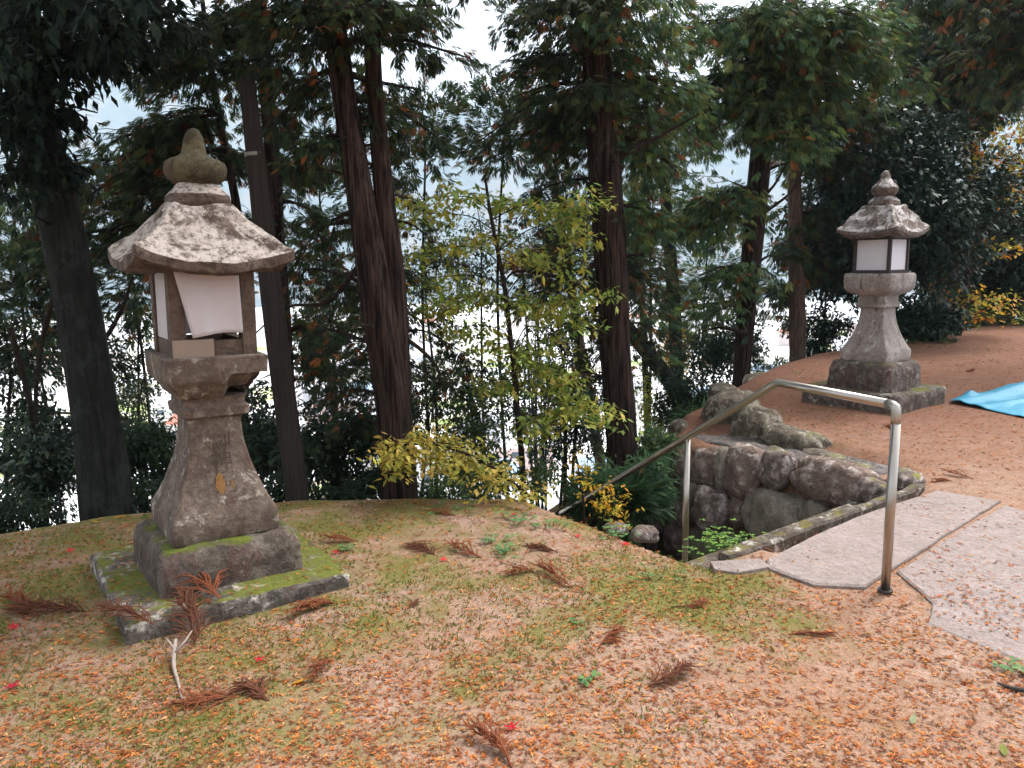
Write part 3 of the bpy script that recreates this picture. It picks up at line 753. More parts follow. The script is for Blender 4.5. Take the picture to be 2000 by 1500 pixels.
def sprays(lv, P, A, size, pal, rust=0.08, flat=0.6):
    """flat fan-shaped cypress sprays at points P, pointing along A"""
    n = len(P); K = 15
    A = A / (np.linalg.norm(A, axis=1, keepdims=True) + 1e-9)
    up = rv(n) * (1 - flat) + np.array([0, 0, 1.0]) * flat
    S = np.cross(A, up); S /= np.linalg.norm(S, axis=1, keepdims=True) + 1e-9
    col = pick(pal, n, 0.3); r = RNG.random(n) < rust * 0.48; col[r] = pick(RUST, int(r.sum()), 0.3) if r.any() else col[r]
    size = size * RNG.uniform(0.65, 1.25, n)
    for k in range(K):
        f = 0.05 + 0.85 * (k // 2) / (K // 2); sd = 0 if k == K - 1 else (1 if k % 2 else -1)
        ang = (0.75 - 0.25 * f) * sd
        d = A * math.cos(ang) + S * math.sin(ang) + 0.12 * rv(n); d[:, 2] -= 0.22
        lv.add(P + A * (f * size * 0.6)[:, None], d, np.cross(d, np.cross(A, S)) + 0.5 * rv(n), size * (0.62 - 0.28 * abs(f - 0.35)), size * 0.085, col * RNG.uniform(0.8, 1.2, (n, 1)), 0.15)

class Tree:
    def __init__(s, name, label, group, px, Y, widths, bark, ridge=0.10, nseg=9, sides=34, sink=0.5, cat='tree', upto=None):
        """px: photo pixels from foot to top of the trunk as seen; Y: metres ahead (one or per point)"""
        Ys = Y if hasattr(Y, '__len__') else [Y] * len(px)
        P = [at(p[0], p[1], y) for p, y in zip(px, Ys)]
        s.rad = [w * y / 3000.0 for w, y in zip(widths, Ys)]
        base = P[0].copy(); gz = gh(base[0], base[1]); ins = P[0] + (P[0] - P[1]) * (max(0.0, base[2] - gz + sink) / max(0.05, abs(P[1][2] - P[0][2])))
        P = [ins] + P; s.rad = [s.rad[0] * 1.5] + s.rad
        if upto:                       # the trunk goes on above the frame
            d = P[-1] - P[-2]; d = d / np.linalg.norm(d); d = d * 0.5 + np.array([0, 0, .5]); k = (upto - P[-1][2]) / d[2]
            P += [P[-1] + d * k * .5, P[-1] + d * k]; s.rad += [s.rad[-1] * .75, s.rad[-1] * .25]
        s.root = empty(name, (P[0][0], P[0][1], gz), 0, label, cat, group)
        s.o = np.array(s.root.location); s.path = spline(P, nseg); s.r = lerp_list(s.rad, len(s.path))
        # radii follow the control points
        s.r = list(np.interp(np.arange(len(s.path)) / nseg, np.arange(len(P)), s.rad))
        s.mb = MB(); s.mb.tube([p - s.o for p in s.path], s.r, sides, ridge, seed=P[0][0] * 3)
        s.bark = bark; s.br = MB(); s.lv = Leaves(); s.any = False
    def near(s, z):
        i = min(range(len(s.path)), key=lambda k: abs(s.path[k][2] - z)); return s.path[i], s.r[i]
    def fork(s, px, Y, widths, ridge=0.1):
        P = [at(p[0], p[1], Y) - s.o for p in px]; Q = spline(P, 6)
        s.mb.tube(Q, np.interp(np.arange(len(Q)) / 6, np.arange(len(P)), [w * Y / 3000 for w in widths]), 10, ridge, seed=px[0][0])
    def bough(s, end, rise=0.25, n=120, spread=0.28, size=0.16, pal=CON, rust=0.10, thick=0.02, droop=0.35, start=0.12, kind='spray'):
        """a limb from the trunk to the point end, with foliage along it"""
        if kind == 'spray': n = int(n * 2.7); size = size * 0.70
        end = np.array(end, float); L0 = np.linalg.norm(end - s.path[0])
        hz = np.hypot(*(end - s.near(end[2])[0])[:2])
        st, r0 = s.near(end[2] + droop * hz * 0.6 - rise * 0.2)
        mid = (st + end) / 2 + np.array([0, 0, 0.10 * hz]) + RNG.normal(size=3) * 0.06 * hz
        Q = spline([st, mid, end], 8); Q = [np.array(q) for q in Q]
        s.br.tube([q - s.o for q in Q], lerp_list([min(thick * 1.5, r0 * .6), thick * .7, thick * 0.25], len(Q)), 6, caps=False)
        Qa = np.array(Q)
        tt = RNG.uniform(start, 1.0, n) ** 0.8; idx = tt * (len(Q) - 1); i0 = np.clip(idx.astype(int), 0, len(Q) - 2); f = (idx - i0)[:, None]
        base = Qa[i0] * (1 - f) + Qa[i0 + 1] * f; ax = Qa[i0 + 1] - Qa[i0]; ax /= np.linalg.norm(ax, axis=1, keepdims=True)
        off = rv(n); off -= ax * (off * ax).sum(1, keepdims=True) * 0.8; off[:, 2] *= 0.4; off[:, 2] -= 0.25
        wd = spread * (1.15 - 0.75 * tt)[:, None] * RNG.random((n, 1)) ** 0.6
        # side twigs: snap sprays on to a few of them so that they clump
        m = max(4, n // 9); tw = rv(m); tw[:, 2] = tw[:, 2] * 0.35 - 0.25
        g = RNG.integers(0, m, n); tb = RNG.uniform(start, 1, m); ti = np.clip((tb * (len(Q) - 1)).astype(int), 0, len(Q) - 2)
        root = Qa[ti] ; tl = spread * (1.5 - 0.8 * tb)
        tw = tw / np.linalg.norm(tw, axis=1, keepdims=True) + 0.55 * (Qa[ti + 1] - Qa[ti]) / (np.linalg.norm(Qa[ti + 1] - Qa[ti], axis=1, keepdims=True))
        u = RNG.random(n) ** 0.7
        P = root[g] + tw[g] * (tl[g] * u)[:, None] + 0.06 * spread * RNG.normal(size=(n, 3)) * 2 - np.array([0, 0, 1.0]) * (0.25 * spread * u ** 2)[:, None]
        for k in range(m):
            if tl[k] > 0.06: s.br.tube([root[k] - s.o, root[k] + tw[k] * tl[k] * .55 - s.o, root[k] + tw[k] * tl[k] - np.array([0, 0, .2 * spread]) - s.o], [thick * .22, thick * .15, thick * .07], 4, caps=False)
        A = tw[g] * 0.7 + rv(n) * 0.5; A[:, 2] -= droop
        if kind == 'spray': sprays(s.lv, P - s.o, A, size, pal, rust)
        else: leafs(s.lv, P - s.o, A, size, pal, kind)
        s.any = True
    def done(s, leafmat='leaf', crown='crown'):
        if len(s.mb.v) and max(s.r) > .055:
            for k in range(12):
                i = RNG.integers(4, max(5, int(len(s.path) * .7))); a = RNG.uniform(0, 2 * PI); d_ = np.array([math.cos(a), math.sin(a), RNG.uniform(-.25, .35)]); l = RNG.uniform(.06, .32)
                s.mb.tube(spline([s.path[i] - s.o + d_ * s.r[i] * .7, s.path[i] - s.o + d_ * (s.r[i] + l * .5), s.path[i] - s.o + d_ * (s.r[i] + l) + np.array([0, 0, -.15 * l])], 3), lerp_list([.011, .008, .003], 7), 6, caps=False)
        s.mb.build('trunk', M[s.bark], s.root, True)
        if s.br.v: s.br.build('branches', M['twig'], s.root, True)
        if s.any: s.lv.build(crown, M[leafmat], s.root)
        return s
def leafs(lv, P, A, size, pal, kind='broad', per=4):
    """broad leaves in little whorls"""
    n = len(P); w = {'broad': 0.45, 'maple': 0.55, 'narrow': 0.14, 'oval': 0.5}[kind]
    for k in range(per):
        d = A + rv(n) * 0.9; d[:, 2] -= 0.15
        L = size * RNG.uniform(0.6, 1.2, n)
        lv.add(P + rv(n) * size * 0.5, d, rv(n) * 0.5 + np.cross(d, [0, 0, 1.0]), L, L * w, pick(pal, n, 0.3), 0.2)

FT = 'trees on the slope below the yard'
# twin-stemmed cypress, middle left
t = Tree('cypress_tree', 'twin stemmed cypress with shaggy red brown bark in the middle of the bank', FT, [(782, 985), (768, 800), (742, 620), (712, 430), (682, 250), (660, 90), (648, -40)], 5.35, [74, 68, 66, 54, 44, 42, 40], 'bark_red', 0.12, upto=11)
t.fork([(778, 800), (768, 560), (752, 400), (738, 250), (728, 100), (735, -60)], 5.45, [56, 50, 40, 34, 32, 30])
for e, Y, n, sp in [((575, 215), 5.9, 110, .30), ((600, 300), 5.6, 110, .26), ((530, 110), 5.5, 110, .3), ((610, 20), 5.2, 130, .3), ((820, 175), 5.6, 40, .20), ((800, 290), 6.0, 70, .22),
                    ((905, 110), 5.2, 60, .16), ((860, 10), 5.0, 60, .25), ((960, -10), 5.4, 70, .26), ((700, 10), 4.9, 120, .28), ((620, 450), 5.9, 45, .22), ((880, 290), 6.4, 90, .25), ((640, 560), 6.0, 45, .22), ((560, -30), 5.0, 140, .35), ((780, 20), 5.4, 90, .24)]:
    t.bough(at(*e, Y), n=n, spread=sp, size=0.13, rust=0.16)
for e, Y, n, sp in [((620, 500), 6.6, 60, .28), ((590, 620), 6.8, 60, .3), ((660, 730), 6.6, 70, .3), ((560, 800), 6.8, 70, .3), ((840, 430), 7.0, 50, .28), ((880, 520), 7.2, 50, .3), ((850, 640), 6.6, 60, .3), ((870, 750), 7.0, 70, .32), ((910, 690), 7.4, 50, .3), ((820, 560), 6.4, 40, .25), ((690, 640), 7.4, 60, .3), ((600, 720), 7.4, 60, .3), ((660, 860), 6.8, 60, .3)]:
    t.bough(at(*e, Y), n=n, spread=sp, size=0.12, rust=0.25, pal=DGO, thick=.012)
for k in range(14):
    a = RNG.uniform(0, 2 * PI); h = RNG.uniform(4.4, 9.5); p, _ = t.near(h); L = (11.5 - h) * 0.28
    t.bough(p + np.array([math.cos(a) * L, math.sin(a) * L, -0.3]), n=70, spread=0.5, size=0.3)
for P_ in ([(700, 520), (640, 590), (560, 600), (500, 650)], [(760, 640), (830, 690), (860, 740), (830, 800)], [(690, 400), (720, 385), (780, 380)]):
    Q = spline([at(p[0], p[1], 5.4 + .1 * i) - t.o for i, p in enumerate(P_)], 5); MB().tube(Q, lerp_list([.022, .012, .006], len(Q)), 6).build('dead_branch', M['twig'], t.root, True)
t.done()
# the single straight cypress, centre right
t = Tree('cypress_tree', 'single straight cypress with vines on its trunk, between yellow sapling and handrail', FT, [(1216, 890), (1204, 700), (1194, 520), (1180, 320), (1166, 120), (1158, -30)], 6.9, [60, 58, 60, 58, 54, 52], 'bark_red', 0.11, upto=12)
t.fork([(1168, 120), (1195, 40), (1215, -40)], 6.9, [40, 30, 24])
for vn in ([(1140, 40), (1150, 150), (1175, 270), (1160, 330), (1188, 400)], [(1190, 380), (1185, 470), (1200, 560)], [(1150, 250), (1190, 290), (1215, 340)]):
    Q = spline([at(p[0], p[1], 6.66) - t.o for p in vn], 6); MB().tube(Q, 0.007, 5).build('vine', M['twig'], t.root, True)
for e, Y, n, sp in [((1040, 10), 6.6, 110, .34), ((1050, 110), 6.8, 130, .34), ((1000, 190), 7.0, 36, .28), ((1080, 240), 7.2, 110, .30), ((930, 280), 7.4, 60, .28), ((980, 300), 7.6, 70, .25), ((1120, 170), 6.5, 80, .26),
                    ((1290, 60), 6.8, 160, .42), ((1310, 160), 7.0, 150, .40), ((1270, 250), 7.2, 100, .32), ((1330, 340), 7.6, 120, .36), ((1270, 430), 7.3, 110, .30), ((1100, -20), 6.4, 150, .45), ((1240, -20), 6.3, 150, .45), ((1090, 330), 7.6, 60, .3)]:
    t.bough(at(*e, Y), n=n, spread=sp, size=0.15, rust=0.13, pal=CON if e[0] < 1200 else CON_B)
for e, Y, n, sp in [((990, 60), 8.2, 50, .3), ((1040, 160), 8.4, 60, .32), ((1090, 120), 8.0, 60, .3), ((1060, 300), 8.6, 60, .3), ((1120, 260), 7.8, 60, .28), ((1250, 330), 8.0, 90, .36), ((1320, 270), 8.2, 110, .4), ((1290, 500), 8.4, 80, .36), ((1370, 300), 8.6, 110, .42), ((1230, 120), 7.6, 90, .34), ((1340, 20), 7.6, 120, .42)]:
    t.bough(at(*e, Y), n=n, spread=sp, size=0.15, rust=0.10, pal=CON if e[0] < 1200 else CON_B)
for e, Y, n, sp in [((1090, 440), 7.8, 60, .3), ((1050, 520), 8.2, 60, .32), ((1120, 620), 7.6, 60, .3), ((1130, 700), 7.8, 60, .3), ((1080, 760), 8.2, 70, .34), ((1270, 560), 7.6, 70, .34), ((1290, 660), 8.0, 50, .3), ((1340, 560), 8.6, 60, .32), ((1000, 440), 8.6, 50, .3), ((960, 620), 8.8, 60, .36), ((1010, 690), 8.4, 50, .3)]:
    t.bough(at(*e, Y), n=n, spread=sp, size=0.13, rust=0.22, pal=DGO, thick=.012)
for k in range(14):
    a = RNG.uniform(0, 2 * PI); h = RNG.uniform(5.2, 10.5); p, _ = t.near(h); L = (12.5 - h) * 0.3
    t.bough(p + np.array([math.cos(a) * L, math.sin(a) * L, -0.3]), n=70, spread=0.5, size=0.3)
for P_ in ([(1205, 310), (1290, 265), (1370, 220)], [(1210, 305), (1260, 270), (1290, 200)], [(1190, 590), (1100, 545), (1010, 530), (980, 560)]):
    Q = spline([at(p[0], p[1], 6.9) - t.o for p in P_], 5); MB().tube(Q, lerp_list([.03, .016, .006], len(Q)), 6).build('dead_branch', M['twig'], t.root, True)
t.done()
# cypress left of the grey lantern
t = Tree('cypress_tree', 'slim dark cypress leaning right at the far end of the boulder row', FT, [(1447, 745), (1458, 600), (1472, 450), (1486, 300), (1500, 130), (1512, -30)], 10.2, [32, 36, 40, 38, 34, 30], 'bark_red', 0.1, upto=13)
for e, Y, n, sp in [((1380, 40), 9.6, 200, .6), ((1420, 150), 9.6, 200, .5), ((1350, 240), 9.9, 150, .5), ((1400, 380), 9.5, 150, .5), ((1340, 430), 9.8, 150, .5), ((1570, 60), 9.4, 200, .6), ((1620, 150), 9.8, 200, .55), ((1560, 250), 9.5, 170, .5), ((1700, 60), 9.5, 200, .6), ((1640, 20), 9.0, 200, .6),
                    ((1430, 520), 9.9, 120, .45), ((1380, 600), 10.4, 80, .45), ((1500, 20), 9.0, 220, .6), ((1480, 180), 9.4, 150, .4), ((1760, 140), 10, 200, .6)]:
    t.bough(at(*e, Y), n=n, spread=sp, size=0.22, rust=0.10, pal=CON_B, thick=.03)
for k in range(12):
    a = RNG.uniform(0, 2 * PI); h = RNG.uniform(5.8, 11.5); p, _ = t.near(h); L = (13.5 - h) * 0.3
    t.bough(p + np.array([math.cos(a) * L, math.sin(a) * L, -0.3]), n=70, spread=0.6, size=0.35)
for P_ in ([(1470, 430), (1540, 380), (1570, 330)], [(1480, 340), (1530, 320), (1575, 316)], [(1465, 440), (1420, 410), (1400, 360)], [(1455, 650), (1400, 640), (1350, 660)], [(1475, 400), (1520, 350), (1560, 260)], [(1452, 540), (1500, 500), (1530, 510)]):
    Q = spline([at(p[0], p[1], 9.9) - t.o for p in P_], 5); MB().tube(Q, lerp_list([.028, .014, .006], len(Q)), 6).build('dead_branch', M['twig'], t.root, True)
t.done()
# paler trunk behind it
t = Tree('cedar_tree', 'pale barked cedar with dead lower twigs just left of the grey lantern', FT, [(1558, 700), (1556, 560), (1553, 420), (1550, 300), (1548, 160), (1546, -20)], 12.2, [32, 30, 26, 24, 24, 22], 'bark_brown', 0.08, upto=13)
for e, Y, n, sp in [((1590, 420), 12.4, 90, .4), ((1600, 200), 12, 200, .7), ((1490, 120), 12.5, 200, .7), ((1640, 80), 12, 200, .7), ((1610, 520), 12.8, 90, .4), ((1500, 560), 12.6, 90, .5), ((1540, 480), 11.9, 60, .3), ((1690, 220), 12.5, 160, .6), ((1620, 300), 12.5, 160, .5)]:
    t.bough(at(*e, Y), n=n, spread=sp, size=0.26, rust=0.16, pal=CON, thick=.03)
t.done()
# two big conifers over the right end of the yard
t = Tree('cypress_tree', 'dark cypress whose crown fills the upper right, rising behind the glossy camellia', FT, [(1905, 560), (1900, 330), (1890, 180), (1885, 20)], 16.5, [30, 28, 26, 24], 'bark_red', 0.08, upto=15)
for e, Y, n, sp in [((1720, 40), 14, 260, .9), ((1800, 60), 14, 260, .9), ((1880, 40), 13.5, 260, .9), ((1950, 100), 13.5, 260, .9), ((1840, 150), 14.5, 260, .8), ((1740, 200), 15.5, 240, .8), ((1980, 200), 14.5, 240, .8), ((1920, 190), 14, 240, .7), ((2020, 20), 13, 260, .9), ((1780, 250), 15, 200, .8)]:
    t.bough(at(*e, Y), n=n, spread=sp, size=0.32, rust=0.2, pal=CON, thick=.04)
t.done()
t = Tree('cypress_tree', 'cypress outside the right edge reaching rust flecked boughs into the top right corner', FT, [(2230, 620), (2220, 300), (2210, 60)], 11.0, [44, 40, 34], 'bark_red', 0.08, upto=12)
for e, Y, n, sp in [((1960, 30), 9.6, 240, .6), ((1900, 90), 10, 220, .6), ((1990, 150), 9.8, 220, .5), ((1850, 10), 9.5, 240, .6), ((2040, 80), 10, 200, .6), ((1790, -10), 9.4, 240, .6)]:
    t.bough(at(*e, Y), n=n, spread=sp, size=0.24, rust=0.28, pal=CON, thick=.04)
t.done()
# small conifers behind the pole
t = Tree('cypress_tree', 'thin forked dark cypress close behind the wooden pole', FT, [(572, 960), (560, 700), (545, 480), (528, 300), (515, 170), (500, 40)], 6.9, [26, 26, 24, 22, 17, 12], 'bark_red', 0.08, sides=10, upto=8)
t.fork([(524, 270), (528, 190), (520, 60), (505, -30)], 6.9, [16, 12, 10, 8])
t.fork([(556, 640), (548, 420), (545, 330), (535, 250)], 7.1, [14, 12, 10, 8])
for e, Y, n, sp in [((610, 170), 7.2, 80, .24), ((560, 250), 7.4, 100, .3), ((430, 60), 6.8, 110, .35), ((470, 130), 7, 80, .3), ((600, 340), 7.4, 90, .28), ((620, 420), 7.4, 40, .2), ((480, 20), 6.4, 110, .35), ((640, 640), 7, 45, .22), ((620, 700), 7, 70, .28), ((520, 450), 7.3, 50, .22), ((650, 510), 7.0, 35, .2)]:
    t.bough(at(*e, Y), n=n, spread=sp, size=0.15, rust=0.16, pal=CON)
t.done()
t = Tree('cypress_tree', 'spindly dark cypress between the brown lantern finial and the wooden pole', FT, [(478, 900), (474, 600), (466, 430), (440, 290), (418, 170), (400, 40)], 7.2, [18, 18, 17, 15, 13, 9], 'bark_red', 0.06, sides=9, upto=7)
t.fork([(452, 350), (420, 290), (398, 240)], 7.2, [9, 7, 5])
for e, Y, n, sp in [((330, 230), 7.2, 130, .34), ((260, 270), 7.4, 130, .36), ((290, 350), 7.5, 130, .36), ((220, 400), 7.6, 130, .38), ((350, 130), 7, 120, .34), ((300, 60), 6.6, 120, .4), ((390, 30), 6.4, 120, .4), ((180, 470), 7.6, 130, .38), ((270, 460), 7.8, 110, .34), ((130, 400), 7.8, 120, .4), ((60, 470), 8, 140, .45), ((40, 590), 8, 140, .45), ((110, 540), 8, 100, .4), ((460, 300), 7.4, 60, .22), ((240, 580), 8, 60, .3), ((30, 400), 7.6, 140, .45)]:
    t.bough(at(*e, Y), n=n, spread=sp, size=0.17, rust=0.16, pal=CON)
t.done()
# evergreen oak at the left edge, its large dark leaves hang into the frame
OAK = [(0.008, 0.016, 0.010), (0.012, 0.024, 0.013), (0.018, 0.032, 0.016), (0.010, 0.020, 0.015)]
t = Tree('oak_tree', 'thick dark evergreen oak at the left edge with large leaves hanging over the brown lantern', FT, [(212, 1015), (190, 830), (160, 640), (122, 450), (78, 270), (48, 130), (30, -20)], 5.5, [98, 84, 80, 78, 76, 70, 66], 'bark_grey', 0.10, upto=9)
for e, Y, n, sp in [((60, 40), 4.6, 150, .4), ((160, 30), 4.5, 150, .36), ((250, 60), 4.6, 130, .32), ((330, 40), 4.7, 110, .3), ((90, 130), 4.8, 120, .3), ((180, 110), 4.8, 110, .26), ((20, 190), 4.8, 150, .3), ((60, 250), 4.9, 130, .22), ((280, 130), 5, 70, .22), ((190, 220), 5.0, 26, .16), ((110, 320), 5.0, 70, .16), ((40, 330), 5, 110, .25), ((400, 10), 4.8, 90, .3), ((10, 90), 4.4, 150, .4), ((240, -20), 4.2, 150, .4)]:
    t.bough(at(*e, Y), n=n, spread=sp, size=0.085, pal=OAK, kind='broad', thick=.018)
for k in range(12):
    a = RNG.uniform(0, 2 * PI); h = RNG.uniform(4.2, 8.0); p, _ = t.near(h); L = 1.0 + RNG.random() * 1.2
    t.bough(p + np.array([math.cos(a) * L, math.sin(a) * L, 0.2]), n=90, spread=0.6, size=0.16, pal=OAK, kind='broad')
for k in range(26):  # unseen boughs overhead, added to shade the left ground and the brown lantern
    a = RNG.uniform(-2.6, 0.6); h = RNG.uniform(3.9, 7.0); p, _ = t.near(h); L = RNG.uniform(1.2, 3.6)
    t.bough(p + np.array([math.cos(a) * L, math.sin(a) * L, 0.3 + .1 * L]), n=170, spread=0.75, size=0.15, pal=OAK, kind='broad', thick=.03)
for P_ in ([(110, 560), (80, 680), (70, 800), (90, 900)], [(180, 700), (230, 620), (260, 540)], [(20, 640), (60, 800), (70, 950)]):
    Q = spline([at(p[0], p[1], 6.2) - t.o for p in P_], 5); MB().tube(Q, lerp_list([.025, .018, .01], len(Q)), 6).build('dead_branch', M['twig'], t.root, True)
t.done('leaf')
# grey trunks lower down the slope
for lab, px, Y, w in [('grey lichened trunk far down the slope, seen left of the slim leaning cypress', [(1322, 760), (1318, 620), (1308, 480), (1300, 380), (1296, 250)], 12.0, [24, 26, 24, 20, 14]),
                      ('stout trunk leaning steeply to the left, just right of the single straight cypress', [(1345, 800), (1300, 735), (1250, 672), (1205, 615), (1160, 560)], 9.3, [34, 32, 30, 26, 20]),
                      ('pale bare trunk slanting left, seen against the blue hills', [(1100, 470), (1080, 350), (1045, 280), (1010, 200)], 15, [16, 15, 12, 7]),
                      ('slender grey trunk right of the single straight cypress', [(1262, 760), (1256, 620), (1248, 500), (1240, 380), (1236, 250)], 10.5, [13, 13, 12, 10, 7])]:
    t = Tree('bare_tree', lab, FT, px, Y, w, 'bark_grey' if 'grey' in lab or 'stout' in lab else 'bark_brown', 0.08, sides=9, sink=1.0)
    for k in range(7):
        i = RNG.integers(len(t.path) // 3, len(t.path)); p = t.path[i]
        t.bough(p + np.array([RNG.uniform(-.9, .9), RNG.uniform(-.4, .4), RNG.uniform(.1, .7)]), n=16, spread=.3, size=.13, pal=CON_B, thick=.012, rust=.2)
    t.done()

# the wooden pole
def pole():
    P = [at(590, 1000, 5.2), at(572, 900, 5.2), at(538, 640, 5.2), at(512, 420, 5.2), at(482, 156, 5.2)]
    P[0] = P[1] + (P[1] - P[2]) * 0.9
    root = empty('wooden_pole', (P[0][0], P[0][1], gh(P[0][0], P[0][1])), 0, 'smooth wooden pole with sawn top and one metal band, right of the brown lantern', 'pole')
    o = np.array(root.location); Q = spline(P, 5)
    MB().tube([q - o for q in Q], lerp_list([.083, .078, .074, .066, .052], len(Q)), 18, 0.015, 2).build('shaft', M['pole'], root, True)
    b = at(497, 302, 5.2) - o; d = (P[3] - P[4]); d /= np.linalg.norm(d)
    MB().tube([b - d * .012, b + d * .012], 0.0625, 18).build('band', flat_mat('dull_band', (0.22, 0.20, 0.18), 0.6, 0.4), root, True)
pole()

# ---- shrubs and saplings
def shrub(name, lab, c, dims, n, size, pal, mat='leaf_gloss', kind='broad', group='shrubs on the slope', cat='shrub', stems=6, clump=14, rust=None, per=4, spray=False):
    gz = gh(c[0], c[1]); root = empty(name, (c[0], c[1], gz), 0, lab, cat, group); o = np.array(root.location)
    n = int(n * (1.7 if name != 'camellia_bush' else 1.3)); clump = int(clump * 1.3)
    lv = Leaves(); dims = np.array(dims, float)
    cc = rv(clump) * RNG.random((clump, 1)) ** 0.4 * dims * 0.5 * 0.82 + np.array(c)
    g = RNG.integers(0, clump, n)
    P = cc[g] + rv(n) * (RNG.random((n, 1)) ** 0.5) * dims.mean() * 0.20
    A = (P - np.array(c)) / dims + np.array([0, 0, 0.15])
    if spray: sprays(lv, P - o, A, size, pal, 0.1, 0.5)
    else: leafs(lv, P - o, A, size, pal, kind, per)
    mb = MB()
    if dims[2] > 1.15:
        ax = [np.array([0, 0, -.2]), np.array([RNG.normal() * .05, RNG.normal() * .05, (c[2] - gz) * .6]), np.array(c) - o, np.array(c) - o + np.array([RNG.normal() * .08, 0, dims[2] * .42])]
        Qs = spline(ax, 8); mb.tube(Qs, lerp_list([.022, .018, .012, .004], len(Qs)), 6)
        for k in range(clump):
            e = cc[k] - o; q = min(Qs, key=lambda w_: abs(w_[2] - (e[2] - .25 * np.hypot(e[0], e[1]))))
            mb.tube(spline([q, (q + e) / 2 + np.array([0, 0, .04]), e], 4), lerp_list([.008, .005, .002], 9), 5, caps=False)
        stems = 0
    for k in range(min(stems, clump)):
        e = cc[k] - o; s = np.array([RNG.uniform(-.1, .1) * dims[0], RNG.uniform(-.1, .1) * dims[1], -0.15])
        mb.tube(spline([s, (s + e) / 2 + RNG.normal(size=3) * .06, e], 5), lerp_list([.016, .010, .004], 11), 5, caps=False)
    mb.build('stems', M['twig'], root, True); lv.build('foliage', M[mat], root)
    return root
CAM = [(0.014, 0.034, 0.021), (0.020, 0.048, 0.029), (0.011, 0.026, 0.017), (0.028, 0.060, 0.034)]
DG = [(0.022, 0.040, 0.024), (0.032, 0.058, 0.030), (0.045, 0.075, 0.030), (0.03, 0.05, 0.036)]
YG = [(0.24, 0.30, 0.05), (0.36, 0.36, 0.06), (0.15, 0.24, 0.05), (0.44, 0.38, 0.07), (0.28, 0.32, 0.08)]
YE = [(0.55, 0.36, 0.02), (0.45, 0.33, 0.03), (0.60, 0.30, 0.02), (0.30, 0.28, 0.03)]
OR = [(0.45, 0.16, 0.02), (0.36, 0.12, 0.02), (0.5, 0.26, 0.03), (0.22, 0.20, 0.03)]
for lab, e, Y, d, n in [('big glossy leaved camellia rising directly behind the grey lantern', (1760, 380), 12.6, (3.6, 2.2, 3.8), 5200), ('camellia bush with shiny dark leaves at the right edge of the yard', (1960, 480), 16.2, (3.6, 2.2, 3.6), 4200), ('low camellia spreading over the yard edge right of the grey lantern', (1800, 630), 12.8, (1.5, 1.0, .8), 800), ('camellia thicket at the rim below the orange leaved maple', (1930, 590), 16.9, (3.8, 1.5, 2.0), 2200), ('camellia thicket left behind the grey lantern roof', (1620, 480), 13.5, (2.0, 1.6, 2.6), 2200)]:
    shrub('camellia_bush', lab, at(*e, Y), d, int(n * 1.25), 0.115, CAM, 'leaf_gloss', 'oval', 'camellias around the grey lantern', 'shrub', 8, 34)
